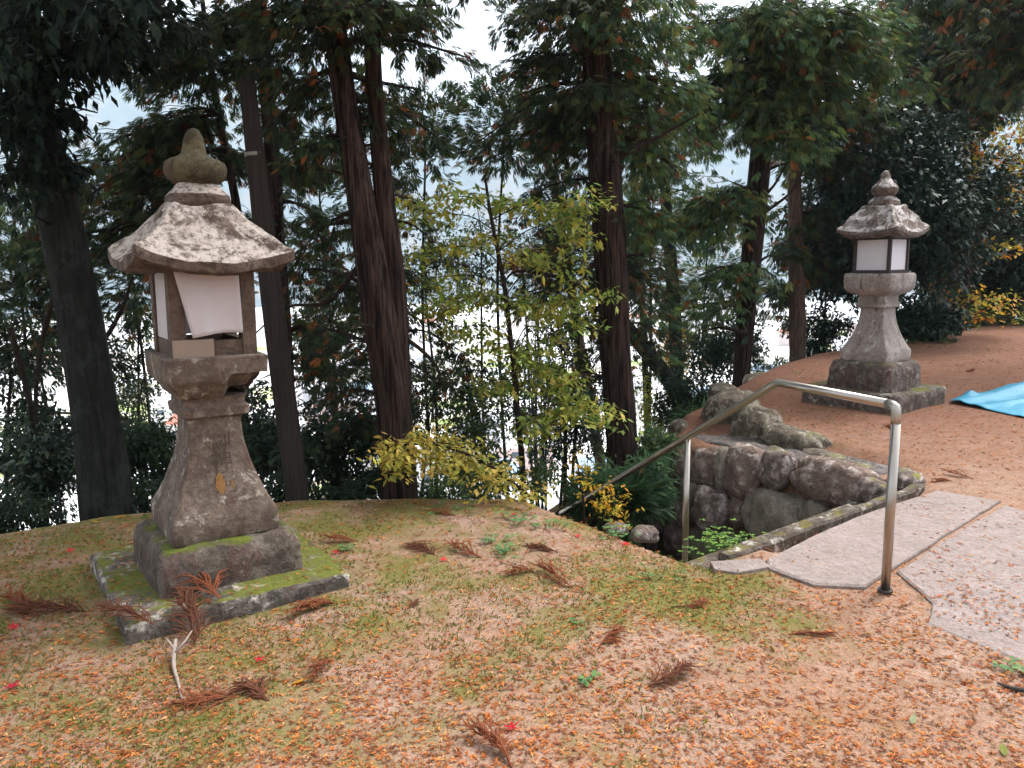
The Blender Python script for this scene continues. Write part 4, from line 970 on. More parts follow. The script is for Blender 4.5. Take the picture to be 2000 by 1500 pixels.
for i, (lab, e, Y, d, n, s, pal, k) in enumerate([
        ('dark leafy shrub between the wooden pole and the twin stemmed cypress', (650, 850), 6.3, (1.0, .8, .8), 700, .07, DG, 'broad'),
        ('dark shrub filling the gap behind the brown lantern shaft, right side', (500, 850), 6.6, (.9, .8, 1.0), 700, .07, DG, 'broad'),
        ('low shrub between the thick oak and the brown lantern', (285, 900), 6.2, (.8, .6, .7), 520, .07, DG, 'broad'),
        ('shrub at the foot of the thick oak, left side', (90, 900), 6.2, (1.1, .8, .9), 700, .07, DG, 'broad'),
        ('loose green shrub behind the stem of the yellow sapling', (920, 800), 7.6, (1.6, 1.0, 1.3), 900, .06, CON_B, 'broad'),
        ('dark thicket between the yellow sapling and the single straight cypress', (1100, 800), 8.2, (1.3, 1.0, 1.6), 1000, .06, DG, 'broad'),
        ('low green shrub at the edge of the bank below the yellow sapling', (960, 930), 6.0, (1.3, .6, .5), 520, .05, CON_B, 'broad'),
        ('shrub at the foot of the single straight cypress', (1270, 900), 6.9, (.9, .7, .6), 700, .06, CON_B, 'broad'),
        ('dark shrub left of the tall round topped boulder', (1350, 790), 8.6, (.9, .8, .9), 700, .06, DG, 'broad'),
        ('green undergrowth bush in front of the slim leaning cypress', (1400, 690), 11.0, (1.6, 1, 1.2), 800, .075, DG, 'broad'),
        ('dark bush below the pale barked cedar', (1600, 660), 13.0, (1.7, 1, 1.0), 800, .08, CAM, 'broad'),
        ('dark bush at the left edge above the drop', (20, 730), 7.0, (1.0, .8, 1.5), 500, .07, DG, 'broad'),
        ('wispy bush far behind the thick oak', (270, 700), 9.0, (1.2, 1.0, 1.6), 420, .07, DG, 'broad'),
        ('sparse bush between the twin stemmed cypress and the yellow sapling', (830, 560), 9.0, (1.3, 1, 1.6), 420, .06, CON, 'broad'),
        ('low leafy fringe at the left end of the rim', (20, 1010), 5.5, (1.0, .5, .5), 420, .05, DG, 'broad'), ('low leafy fringe between the thick oak foot and the brown lantern', (285, 985), 5.7, (.7, .4, .4), 360, .05, DG, 'broad'),
        ('low leafy fringe at the foot of the wooden pole', (560, 975), 5.9, (.7, .4, .35), 300, .05, DG, 'broad'), ('low leafy fringe right of the wooden pole foot', (670, 975), 5.7, (.5, .4, .3), 260, .045, DG, 'broad'), ('low leafy fringe right of the twin stemmed cypress foot', (880, 965), 5.7, (.9, .4, .35), 360, .045, CON_B, 'broad'),
        ('fine leaved bush hanging behind the low yellow sapling', (800, 800), 7.6, (1.3, 1.0, 1.1), 520, .05, DGO, 'broad'), ('fine leaved bush in the gap right of the yellow sapling stem', (1090, 640), 9.2, (1.2, 1.0, 1.5), 460, .055, DGO, 'broad'),
        ('fine leaved bush between the wooden pole and the twin stemmed cypress, at mid height', (650, 620), 9.4, (1.3, 1.0, 1.6), 460, .055, DGO, 'broad'), ('fine leaved bush behind the yellow sapling, upper part', (940, 480), 10.5, (1.8, 1.0, 1.2), 380, .06, DGO, 'broad'),
        ('fine leaved bush behind the brown lantern shaft, left side', (270, 830), 8.0, (1.3, 1.0, 1.2), 460, .055, DGO, 'broad'), ('fine leaved bush at the left edge beside the thick oak', (60, 640), 8.6, (1.4, 1.0, 1.3), 420, .055, DGO, 'broad'),
        ('grey green bush behind the twin stemmed cypress foot', (690, 930), 6.6, (.8, .6, .45), 420, .06, DG, 'broad')]):
    shrub('low_plant' if 'fringe' in lab else 'shrub', lab, at(*e, Y), d, n, s, pal, 'leaf_gloss' if i in (1, 3, 5) else 'leaf', k, clump=18)
for lab, e, Y, d, n, pal in [('feathery young cypress at the left edge, left of the thick oak', (40, 560), 8.0, (1.5, 1.0, 2.6), 520, CON), ('feathery young cypress between the thick oak and the brown lantern', (255, 500), 8.6, (1.3, 1.0, 2.2), 420, CON),
                        ('thin dark young cypress seen between the wooden pole and the twin stemmed cypress', (625, 400), 8.8, (.9, .8, 2.2), 190, CON), ('thin young cypress right of the twin stemmed cypress, high against the hills', (830, 280), 9.0, (1.2, .8, 1.6), 230, CON),
                        ('loose young cypress above the yellow sapling, against the hills', (985, 250), 9.4, (1.6, .8, 1.3), 280, CON), ('dark young cypress left of the single straight cypress', (1110, 470), 8.8, (.9, .7, 2.0), 240, CON), ('green young cypress right of the single straight cypress', (1270, 500), 9.6, (1.1, .8, 2.4), 360, CON_B),
                        ('dark drooping young cypress low between the pole and the twin stemmed cypress', (650, 680), 8.4, (1.0, .8, 1.4), 260, CON), ('green young cypress between the leaning cypress and the straight one', (1380, 520), 12.5, (1.7, 1, 3.0), 480, CON_B), ('brown tinged young cypress behind the yellow sapling', (1050, 540), 9.5, (1.0, .7, 1.1), 150, RUST + CON)]:
    shrub('young_cypress', lab, at(*e, Y), d, n, .17, pal, 'leaf', 'broad', 'young cypresses on the slope', 'tree', 10, 20, spray=True)
shrub('yellow_shrub', 'bright yellow shrub behind the stout leaning trunk', at(1335, 690, 12.5), (1.5, 1, 1.0), 700, .06, YE, 'leaf_thin', 'oval', None, 'shrub', 6, 14)
shrub('yellow_shrub', 'yellow green shrub low between the straight cypress and the leaning trunk', at(1285, 790, 9.5), (1.0, .8, .8), 420, .055, YG, 'leaf_thin', 'oval', None, 'shrub', 6, 14)
shrub('bamboo_grass', 'clump of narrow leaved bamboo grass beside the upper end of the steps', at(1235, 950, 6.4), (.75, .6, .45), 270, .16, [(0.06, .13, .05), (.09, .17, .07), (.05, .10, .05)], 'leaf', 'narrow', 'bamboo grass by the steps', 'bamboo grass', 10, 10)
shrub('bamboo_grass', 'bamboo grass hanging down by the tall round topped boulder', at(1375, 850, 8.0), (.6, .5, .7), 260, .17, [(0.06, .12, .05), (.08, .15, .06)], 'leaf', 'narrow', 'bamboo grass by the steps', 'bamboo grass', 8, 8)
shrub('fern', 'dark fern in the shade at the bottom of the steps', at(1200, 985, 5.9), (.7, .5, .4), 160, .2, [(0.03, .065, .03), (.045, .09, .04)], 'leaf', 'narrow', None, 'fern', 8, 8, spray=True)

def sapling(name, lab, stem, Y, pads, pal, size, group=None, w=(14, 12, 9, 5), bark='twig', kind='maple', per=3, cat='sapling'):
    P = [at(p[0], p[1], Y) for p in stem]; gz = gh(P[0][0], P[0][1])
    root = empty(name, (P[0][0], P[0][1], gz), 0, lab, cat, group); o = np.array(root.location)
    mb = MB(); Q = spline([np.array([P[0][0], P[0][1], gz - .1])] + P, 6)
    mb.tube([q - o for q in Q], lerp_list([k * Y / 3000 for k in w], len(Q)), 7)
    lv = Leaves()
    for (x0, y0, x1, y1, n, dy) in pads:
        n = int(n * 1.4)               # layered pads of foliage hung from a side branch each
        a, b = at(x0, y0, Y + dy), at(x1, y1, Y + dy * 1.3)
        s = min(Q, key=lambda q: np.linalg.norm(q - (a + b) / 2) + 0.6 * abs(q[2] - (a[2] + b[2]) / 2 + .1))
        far = a if np.linalg.norm(a - s) > np.linalg.norm(b - s) else b; near = b if far is a else a
        br = spline([s, near * .6 + s * .4 + [0, 0, .04], (a + b) / 2 + [0, 0, .03], far], 5)
        mb.tube([q - o for q in br], lerp_list([.006, .004, .002], len(br)), 5, caps=False)
        t = RNG.random((n, 1)); Pn = a * (1 - t) + b * t
        Pn = Pn + RNG.normal(size=(n, 3)) * np.array([.06, .18, .028]) * (1.0 + .3 * dy) * max(1.0, Y / 5.5)
        Pn = Pn + 0.03 * np.sin(Pn[:, :1] * 23 + Pn[:, 1:2] * 17) * np.array([[0, 0, 1.0]])
        d = rv(n); d[:, 2] = -0.22
        col = pick(pal, n, .25)
        for k in range(per):
            dd = d + rv(n) * .8; dd[:, 2] = dd[:, 2] * .5 - .2; L = size * RNG.uniform(.6, 1.2, n)
            lv.add(Pn + rv(n) * size * .5 - o, dd, np.cross(dd, [0, 0, 1.0]) + rv(n) * .3, L, L * .45, col * RNG.uniform(.85, 1.15, (n, 1)), .15)
    mb.build('stem', M[bark], root, True); lv.build('foliage', M['leaf_thin'], root)
sapling('yellow_sapling', 'sapling with layered yellow green leaves in the middle, in front of the bright valley', [(1022, 960), (1012, 820), (1000, 690), (985, 560), (960, 430), (948, 350)], 6.1,
        [(790, 400, 900, 385, 60, 0), (880, 375, 1010, 400, 70, .1), (770, 430, 880, 420, 50, .1), (790, 560, 900, 540, 60, -.1), (860, 650, 960, 640, 60, 0), (1100, 600, 1190, 570, 50, .2), (920, 760, 1010, 740, 50, .1), (880, 480, 1000, 460, 60, .1), (1000, 500, 1100, 520, 60, 0), (960, 400, 1140, 420, 90, .2), (1060, 400, 1190, 392, 50, -.1), (1090, 430, 1150, 480, 60, .1), (780, 505, 900, 480, 50, -.1), (820, 600, 960, 580, 110, 0), (900, 575, 1080, 600, 120, .1), (1000, 590, 1170, 640, 70, .2), (940, 670, 1060, 690, 90, 0),
         (1020, 700, 1130, 745, 110, .1), (1040, 740, 1120, 780, 70, .1), (1020, 830, 1120, 800, 90, -.1), (1090, 790, 1215, 815, 80, -.1), (1010, 840, 1070, 850, 40, 0), (1050, 620, 1110, 700, 40, .3), (1090, 470, 1130, 560, 30, .1)], YG, 0.072)
sapling('yellow_sapling', 'low arching yellow leaved sapling crossing the foot of the twin stemmed cypress', [(1040, 985), (1010, 950), (940, 900), (850, 868), (770, 870)], 4.95,
        [(740, 880, 830, 855, 80, 0), (745, 910, 860, 890, 80, 0), (820, 860, 930, 890, 90, .05), (870, 890, 980, 930, 80, 0), (960, 930, 1050, 960, 60, 0), (850, 905, 930, 915, 40, .05)], [(0.42, .34, .05), (.34, .30, .05), (.24, .25, .05), (.48, .34, .08)], 0.056, w=(9, 8, 6, 3))
sapling('yellow_vine', 'hanging stalk of bright yellow leaves low beside the handrail', [(1200, 1010), (1196, 985), (1190, 960)], 5.0, [(1180, 960, 1200, 1010, 40, 0), (1188, 985, 1210, 970, 24, 0)], YE, .04, 'yellow leaved stalks by the steps', w=(5, 4, 3), cat='plant')
sapling('yellow_vine', 'thin stalk of yellow leaves above the lower end of the handrail', [(1140, 1000), (1134, 950), (1126, 890)], 5.4, [(1122, 890, 1134, 930, 22, 0), (1130, 930, 1150, 945, 16, 0)], YE, .038, 'yellow leaved stalks by the steps', w=(5, 4, 3), cat='plant')
sapling('maple_tree', 'slender leaning maple with orange leaves at the right edge of the yard', [(1866, 668), (1880, 590), (1898, 500), (1925, 410), (1965, 310)], 13.4,
        [(1920, 470, 1980, 490, 30, -.3), (1840, 570, 1890, 600, 22, -.3), (1900, 560, 1950, 590, 40, -.2), (1930, 580, 1950, 620, 24, -.2), (1880, 600, 1930, 640, 24, -.2), (1890, 300, 1990, 320, 90, 0), (1930, 260, 2010, 270, 80, 0), (1880, 320, 1960, 330, 50, .2), (1960, 370, 2010, 390, 40, 0), (1890, 480, 1910, 520, 14, 0), (1800, 540, 1830, 570, 14, -.4)], OR + YG[:2] + YE, .105, w=(20, 17, 14, 7), bark='bark_red', cat='tree', group=None)
# young undergrowth along the far fringe of the yard
for lab, e, Y, d, n in [('ragged weeds along the far right rim of the yard, behind the maple', (1950, 625), 15.3, (2.4, .5, .7), 420), ('ragged weeds at the rim between the grey lantern and the maple', (1800, 690), 12.2, (1.2, .4, .4), 200), ('weeds fringing the yard left of the pale barked cedar', (1500, 720), 11.6, (1.0, .4, .4), 200)]:
    shrub('weed_patch', lab, at(*e, Y), d, n, .11, [(0.08, .12, .04), (.05, .09, .03), (.14, .16, .05)], 'leaf', 'narrow', 'weeds along the rim of the yard', 'weeds', 12, 14)

# ------------------------------------------------------------------ litter, moss and grass
def scatter(n, dens, xr=(-4.2, 9.5), yr=(1.6, 15.0)):
    # near ground needs finer cover: sample depth so that the picture is covered evenly
    u = RNG.random(n); y = yr[0] * (yr[1] / yr[0]) ** (u ** 1.25)
    x = (RNG.random(n) * 2 - 1) * (0.86 * y + .5)
    sd = poly_sd(x, y, TERR); k = (sd < -0.02) & (RNG.random(n) < dens(x, y))
    return x[k], y[k]
def moss_density(x, y):
    k = np.clip(1 - 0.28 * (x + 0.9), 0, 1); yy = np.clip(0.22 * (y - 2), 0, 1)
    f = 0.6 * vnoise(x, y, 1.7) + 0.4 * vnoise(x + 5, y + 3, 4.3)
    k = k + 1.3 * np.clip(1 - 1.5 * np.hypot(x - .85, y - 3.45), 0, 1)
    return np.clip((f + 0.5 * k + .25 * yy - 0.80) * 3.0, 0, 1)
def on_slab(x, y):
    n = (x - K0[0]) * ND[0] + (y - K0[1]) * ND[1]; t = (x - K0[0]) * DD[0] + (y - K0[1]) * DD[1]
    return (n > 0.2) & (n < 2.6) & (t < 0) & (t > -0.55) | (x > 1.8) & (y > 2.6) & (t < -0.3) & (t > -1.3) & (n > 0.2) & (n < 2.0)
def litter():
    lv = Leaves()
    d = lambda x, y: np.clip((0.30 + 0.95 * vnoise(x, y, 2.3) ** 1.6 + 0.6 * vnoise(x + 3, y, 7) ** 2) * np.where(on_slab(x, y), 0.42, 1.0), 0, 1)
    x, y = scatter(95000, d); n = len(x); z = ground_h(x, y) + np.where(on_slab(x, y), 0.017, 0.004)
    for (lx, ly, a, S_, zt, zp) in ((-1.50, 3.68, LYAW, 1.0, gh(-1.5, 3.68) + 0.086, .335), (3.84, 8.05, math.radians(37), 1.03, .205, .345)):
        u = (x - lx) * math.cos(a) + (y - ly) * math.sin(a); v = -(x - lx) * math.sin(a) + (y - ly) * math.cos(a)
        m = np.maximum(abs(u), abs(v)); z = np.where(m < .485 * S_, zt, z)
        if S_ == 1.0: z = np.where((m < .485), z - 0.0227 * u * math.cos(a) + 0.0227 * v * math.sin(a), z)
        k = ~((m < zp) | ((m > .485 * S_) & (m < .515 * S_))) & ~((m < .485 * S_) & (RNG.random(len(x)) < .5)); x, y, z = x[k], y[k], z[k]
    n = len(x)
    P = np.stack([x, y, z], -1)
    col = pick([(0.40, 0.125, 0.035), (0.33, 0.095, 0.028), (0.45, 0.165, 0.045), (0.24, 0.075, 0.032), (0.44, 0.22, 0.10), (0.15, 0.055, 0.03)], n, .25)
    sz = RNG.uniform(.010, .030, n) * (1 + 0.05 * y); a = RNG.uniform(0, 2 * PI, n)
    for k in range(3):
        b = a + (0, .7, -.6)[k] + RNG.normal(size=n) * .25
        D = np.stack([np.cos(b), np.sin(b), RNG.uniform(-.05, .35, n)], -1)
        S = np.stack([-np.sin(b), np.cos(b), RNG.normal(size=n) * .5], -1)
        lv.add(P + np.stack([np.cos(a), np.sin(a), 0 * a], -1) * (sz * (0, .25, .45)[k])[:, None], D, S, sz * (1, .6, .6)[k], sz * .19, col * RNG.uniform(.8, 1.2, (n, 1)), .1)
    tag(lv.build('needle_litter', M['litter']), 'orange brown cypress needle litter strewn over the ground', 'leaf litter', kind='stuff')
litter()
def grass():
    lv = Leaves()
    x, y = scatter(66000, moss_density, yr=(1.7, 12)); k = ~on_slab(x, y); x, y = x[k], y[k]; n = len(x)
    P = np.stack([x, y, ground_h(x, y) - .002], -1)
    for j in range(2):
        D = rv(n) * .6; D[:, 2] = np.abs(D[:, 2]) + .45
        lv.add(P + rv(n) * .006, D, rv(n), RNG.uniform(.010, .026, n) * (1 + .05 * y), .0055 * (1 + .08 * y), pick([(0.19, .20, .035), (.14, .16, .03), (.24, .21, .045), (.10, .18, .05), (.20, .14, .045)], n, .25), .2)
    tag(lv.build('moss_and_grass', M['leaf_thin']), 'short olive green moss and grass on the bank', 'grass', kind='stuff')
grass()

# ---- dead cedar fronds
def frond_mesh(name, seed, L=0.24, strands=11, curl=0.6, mat='frond'):
    r = random.Random(seed); mb = MB()
    P = [np.array([L * k / 6, curl * L * 0.35 * (k / 6) ** 2, 0.010 + 0.022 * math.sin(PI * k / 6)]) for k in range(7)]
    mb.tube(P, lerp_list([.0048, .0028], 7), 5)
    for s in range(strands * 2):
        f = 0.05 + 0.92 * s / strands / 2; q = P[min(5, int(f * 6))] + (P[min(6, int(f * 6) + 1)] - P[min(5, int(f * 6))]) * (f * 6 % 1)
        sd = 1 if r.random() < .5 else -1; a = sd * r.uniform(.0, .8) + curl * f * .6; l = L * r.uniform(.35, .75) * (1.15 - .5 * f); lift = r.uniform(-.05, .2) if r.random() < .8 else r.uniform(.2, .45); w = r.uniform(-1.0, 1.0)
        pts = [q + np.array([math.cos(a - sd * .45 * t + w * t * t) * l * t, math.sin(a - sd * .45 * t + w * t * t) * l * t, max(-.006, l * lift * math.sin(t * 2.4)) + .004 * r.random()]) for t in (0, .25, .5, .75, 1)]
        mb.tube(pts, [.0026, .0038, .0040, .0034, .0012], 5)
        for k in range(2):
            b = pts[1 + k]; aa = a + sd * r.uniform(-.6, .6); ll = l * .35
            mb.tube([b, b + np.array([math.cos(aa) * ll * .5, math.sin(aa) * ll * .5, ll * .10]), b + np.array([math.cos(aa) * ll, math.sin(aa) * ll, ll * .04])], [.0024, .0032, .001], 4)
    return mb.build(name, M[mat])
fr = [frond_mesh('cedar_frond', s, L, n, c, m) for s, L, n, c, m in [(1, .26, 15, .5, 'frond'), (2, .20, 11, .9, 'frond'), (3, .24, 9, .2, 'frond_dark'), (4, .18, 13, 1.1, 'frond'), (5, .30, 17, .4, 'frond_dark'), (6, .22, 8, -.7, 'frond'), (7, .16, 14, .1, 'frond_dark'), (8, .28, 10, -.3, 'frond')]]
FR = [(0, 430, 1165, 2.3, 1.3, 'curled dead cedar frond on the front edge of the brown lantern slab'), (4, 380, 1262, 1.9, 1.0, 'upright tangle of dead cedar fronds at the near corner of the brown lantern slab'), (4, 300, 1215, 2.6, 0.95, 'dark dead frond heaped on the left side of the lantern slab corner'),
      (0, 660, 1180, 3.4, 1.1, 'dead cedar frond leaning on the right end of the brown lantern slab'), (4, 170, 1195, 3.0, 1.15, 'wide dark heap of dead fronds left of the brown lantern slab'), (2, 75, 1205, 2.6, 1.2, 'dark dead frond at the left edge of the photo'),
      (1, 650, 1290, 4.2, 1.0, 'dead frond beside the yellow leaf in front of the lantern slab'), (3, 525, 1370, 2.4, 1.2, 'fan of dead cedar in front of the brown lantern, with a curled tail'), (0, 470, 1360, 3.3, .9, 'long dead frond lying flat under the fan in front of the lantern'),
      (0, 940, 1090, 2.7, 1.25, 'broad arching dead frond on the mossy bank, middle'), (4, 850, 1085, 2.2, .9, 'dark frond tucked behind the broad arching one on the bank'), (3, 1090, 1080, 2.6, 1.2, 'bushy dead frond at the rim of the bank left of the steps'),
      (1, 1045, 1118, 3.0, .95, 'slim wavy dead frond below the clover on the bank'), (2, 1120, 1150, 2.3, 1.15, 'straight reddish frond pointing at the clover, right of the slim wavy one'), (3, 1170, 1262, .6, .95, 'dead frond alone on bare soil in the lower middle'),
      (1, 1260, 1345, .4, .75, 'small crescent of dead cedar near the bottom middle'), (3, 1000, 1500, 2.0, 1.2, 'fanned dead frond cut by the bottom edge of the photo'), (2, 1540, 1240, .1, .7, 'small flat red brown frond on bare soil before the paving'),
      (3, 1742, 840, 1.0, 1.0, 'dark red frond at the foot of the grey lantern slab by the rail'), (2, 1900, 935, 2.7, .9, 'thin dead frond on the yard above the paving'), (1, 1860, 940, 3.0, .8, 'reddish frond at the top end of the pale granite slab'),
      (3, 1885, 728, .4, .8, 'far dead frond on the upper yard beyond the tarpaulin'), (0, 700, 1058, 3.0, .7, 'small dead frond on the bank behind the brown lantern slab'), (2, 890, 1008, 2.9, .9, 'thin dead frond at the rim of the bank near the twin stemmed cypress'), (1, 1340, 1188, .2, .6, 'tiny frond on the moss before the paving'), (1, 795, 1192, 1.2, .6, 'small twisted frond right of the lantern slab')]
used = set()
for i, (k, px, py, a, s, lab) in enumerate(FR):
    k = (k + (0, 5, 0, 3)[i % 4]) % 8 if i not in (1, 4) else k
    o = fr[k] if k not in used else fr[k].copy()
    if k in used: COL.objects.link(o)
    used.add(k)
    p = ground_hit(px, py); zz = p[2] - 0.003
    if i in (0, 2): p = gp(px, py, .12); zz = .105
    o.location = (p[0], p[1], zz); o.rotation_euler = (RNG.uniform(-.12, .12), RNG.uniform(-.15, .05) if i != 1 else -.55, a); o.scale = (s * RNG.uniform(.68, .95), s * RNG.uniform(.6, 1.0), s * .5)
    tag(o, lab, 'dead frond', 'fallen cedar fronds')
for k_ in range(len(fr)):
    if k_ not in used: bpy.data.objects.remove(fr[k_])
def stick(lab, P, r, mat):
    Q = spline([np.array(p) for p in P], 5); o0 = Q[0]
    mb = MB(); mb.tube([q - o0 for q in Q], lerp_list(r, len(Q)), 7, .1, 3)
    if 'forked' in lab: mb.tube([Q[3] - o0, Q[3] - o0 + np.array([.03, .05, .035]), Q[3] - o0 + np.array([.035, .10, .05])], [r[0] * .8, r[0] * .6, r[0] * .3], 6); mb.tube([Q[2] - o0, Q[2] - o0 + np.array([-.05, .04, .03])], [r[0] * .8, r[0] * .3], 6)
    o = mb.build('stick', M[mat], None, True); o.location = tuple(map(float, o0)); tag(o, lab, 'stick', 'fallen sticks')
stick('bleached forked stick pointing at the viewer from the frond tangle', [ground_hit(345, 1272) + [0, 0, .05], ground_hit(340, 1305) + [0, 0, .02], ground_hit(348, 1335) + [0, 0, .008], ground_hit(356, 1368) + [0, 0, .006]], [.008, .008, .006, .003], 'stick')
stick('dark fallen branch cut by the right edge of the photo', [ground_hit(1948, 1338) + [0, 0, .008], ground_hit(1985, 1352) + [0, 0, .012], ground_hit(2040, 1362) + [0, 0, .02]], [.004, .009, .010], 'box_dark')
stick('thin dark twig near the small pinkish stone', [ground_hit(1310, 1188) + [0, 0, .006], ground_hit(1345, 1186) + [0, 0, .008], ground_hit(1365, 1180) + [0, 0, .006]], [.003, .004, .002], 'frond_dark')

# ---- single coloured leaves
def leaf_obj(name, px, py, L, col, lab, group, a=None, lobes=False, dz=0.006):
    p = ground_hit(px, py); n = 22; V = [(0, 0, .006)]; F = []
    a = RNG.uniform(0, 2 * PI) if a is None else a
    for k in range(n):
        t = 2 * PI * k / n
        r = (0.5 + 0.28 * math.cos(5 * t) * (1 if lobes else 0)) if lobes else (0.5 * (1 - .30 * abs(math.sin(t)) ** 1.0))
        x, y = r * L * math.cos(t), r * L * math.sin(t) * (1 if lobes else .62)
        V.append((x, y, .004 + .22 * abs(y) * 1.0 + 0.10 * x * x / L * 4 * .25))
    for k in range(n): F.append((0, 1 + k, 1 + (k + 1) % n))
    V += [(-.5 * L, -.0018, .004), (-.5 * L, .0018, .004), (-.85 * L, .001, .01), (-.85 * L, -.001, .01)]; F.append((n + 1, n + 2, n + 3, n + 4))
    o = mesh(name, V, F, M['leaf_thin'], None, False, np.tile(np.array(col), (len(F), 1)))
    o.location = (p[0], p[1], p[2] + dz); o.rotation_euler = (RNG.uniform(-.25, .25), RNG.uniform(-.25, .25), a)
    tag(o, lab, 'leaf', group)
RED = (0.58, 0.022, 0.035)
for px, py, L, lab in [(1000, 1425, .055, 'large red maple leaf on bare soil near the bottom middle'), (25, 1345, .06, 'red leaf near the left edge, the lower one'), (506, 1292, .045, 'red leaf between the lantern slab and the fan of dead cedar'), (655, 1082, .045, 'red leaf right behind the brown lantern slab'),
                       (866, 1096, .045, 'red leaf on the broad arching frond on the bank'), (1980, 1150, .05, 'red leaf on the large granite slab right of the post'), (985, 1010, .055, 'red leaf at the far rim of the bank among clover, left one'), (1003, 1008, .055, 'red leaf at the far rim of the bank among clover, right one'),
                       (27, 1228, .05, 'red leaf near the left edge, the upper one'), (1222, 1066, .06, 'red leaf at the rim of the bank just before the steps'), (138, 1078, .05, 'red leaf left of the brown lantern plinth'), (1130, 1050, .04, 'small red leaf in the weeds left of the steps')]:
    leaf_obj('red_leaf', px, py, L * .68, tuple(c * RNG.uniform(.8, 1.15) for c in RED), lab, 'red leaves on the ground', lobes=True)
for px, py, L, col, lab in [(590, 1335, .075, (0.56, .27, .03), 'long yellow leaf beside the frond before the lantern slab'), (1792, 1124, .045, (.62, .40, .10), 'yellow leaf on the pale slab near the post'), (185, 1022, .07, (.5, .30, .03), 'yellow leaf at the rim of the bank below the thick oak'), (290, 1000, .08, (.52, .36, .03), 'yellow leaf beside the brown lantern at the rim of the bank'), (235, 1012, .07, (.48, .22, .03), 'orange leaf between two yellow ones at the rim of the bank'),
                            (1990, 1040, .05, (.58, .46, .16), 'pale yellow leaf on the yard at the right edge'), (1815, 852, .07, (.6, .42, .16), 'pale curled leaf on the yard right of the rail'), (1910, 825, .11, (.35, .15, .06), 'large brown curled leaf in front of the tarpaulin'), (1697, 1243, .03, (.12, .13, .02), 'small olive leaf on bare soil below the post'), (1783, 1410, .045, (.26, .30, .16), 'grey green leaf on the soil at the lower right'), (1960, 1470, .05, (.2, .22, .04), 'olive leaf in the bottom right corner'),
                            (910, 950, .06, (.62, .42, .03), 'bright yellow leaf standing at the rim right of the twin stemmed cypress'), (745, 945, .05, (.62, .3, .05), 'orange yellow leaf at the foot of the twin stemmed cypress')]:
    leaf_obj('fallen_leaf', px, py if py > 1000 else 985, L, col, lab, 'yellow and brown fallen leaves')
def sprout(lab, px, py, n, L, h, spread, cols, p=None, name='clover_clump'):
    p = ground_hit(px, py) if p is None else p
    lv = Leaves(); mb = MB()
    for k in range(n):
        q = np.array([RNG.normal() * spread, RNG.normal() * spread, h * RNG.uniform(.5, 1.1)])
        mb.tube([q * [.6, .6, 0], q], [.0016, .001], 4, caps=False)
        m = 3; a0 = RNG.uniform(0, 6.3)
        D = np.array([[math.cos(a0 + 2.1 * j), math.sin(a0 + 2.1 * j), .15] for j in range(m)])
        lv.add(np.tile(q, (m, 1)), D, np.cross(D, [0, 0, 1.0]) + rv(m) * .2, L * RNG.uniform(.7, 1.2), L * .7, pick(cols, m, .2), .1)
    root = empty(name, p, 0, lab, 'small plant', 'small green plants on the bank')
    mb.build('stalks', M['leaf_stalk'], root); lv.build('leaves', M['leaf_thin'], root)
M['leaf_stalk'] = flat_mat('green_stalk', (0.10, 0.16, 0.05))
GR = [(0.10, .22, .07), (.14, .28, .09), (.08, .18, .08)]
for lab, px, py, n, L, h, s in [('clover clump right behind the slim wavy frond', 985, 1080, 16, .026, .035, .05), ('clover clump under the red leaves at the rim', 1005, 1022, 14, .030, .045, .06), ('clover patch between the two bushy fronds on the bank', 960, 1062, 12, .026, .03, .05), ('clover clump left of the steps at the rim', 1080, 1030, 14, .028, .04, .06), ('lone bright sprout of three leaves on bare soil', 1145, 1332, 3, .034, .02, .02),
                                ('leafy sprout at the rim of the bank above the steps', 1200, 1050, 14, .03, .05, .06), ('small green sprout near the frond alone on bare soil', 1130, 1225, 6, .018, .015, .03), ('green sprout right behind the lantern slab end', 670, 1075, 8, .024, .03, .03), ('bright green grass tuft at the right edge below the large slab', 1985, 1308, 10, .028, .03, .03), ('sprout in the moss just before the pinkish stone', 1290, 1130, 10, .02, .03, .05), ('green sprouts at the rim between the pole and the twin stemmed cypress', 840, 1000, 12, .024, .03, .08), ('green sprouts on the rim right of the twin stemmed cypress', 905, 990, 12, .026, .035, .08)]:
    sprout(lab, px, py, n, L, h, s, GR)
sprout('bright green weeds growing at the foot of the middle rail post', 1400, 1080, 60, .026, .16, .10, [(0.16, .30, .05), (.10, .22, .05), (.20, .34, .06)], at(1395, 1098, 4.5), 'weed_clump')
sprout('bright green weeds between the rail post and the big grey wall stone', 1440, 1070, 40, .026, .18, .10, [(0.16, .30, .05), (.10, .22, .05), (.20, .34, .06)], at(1432, 1088, 4.8), 'weed_clump')

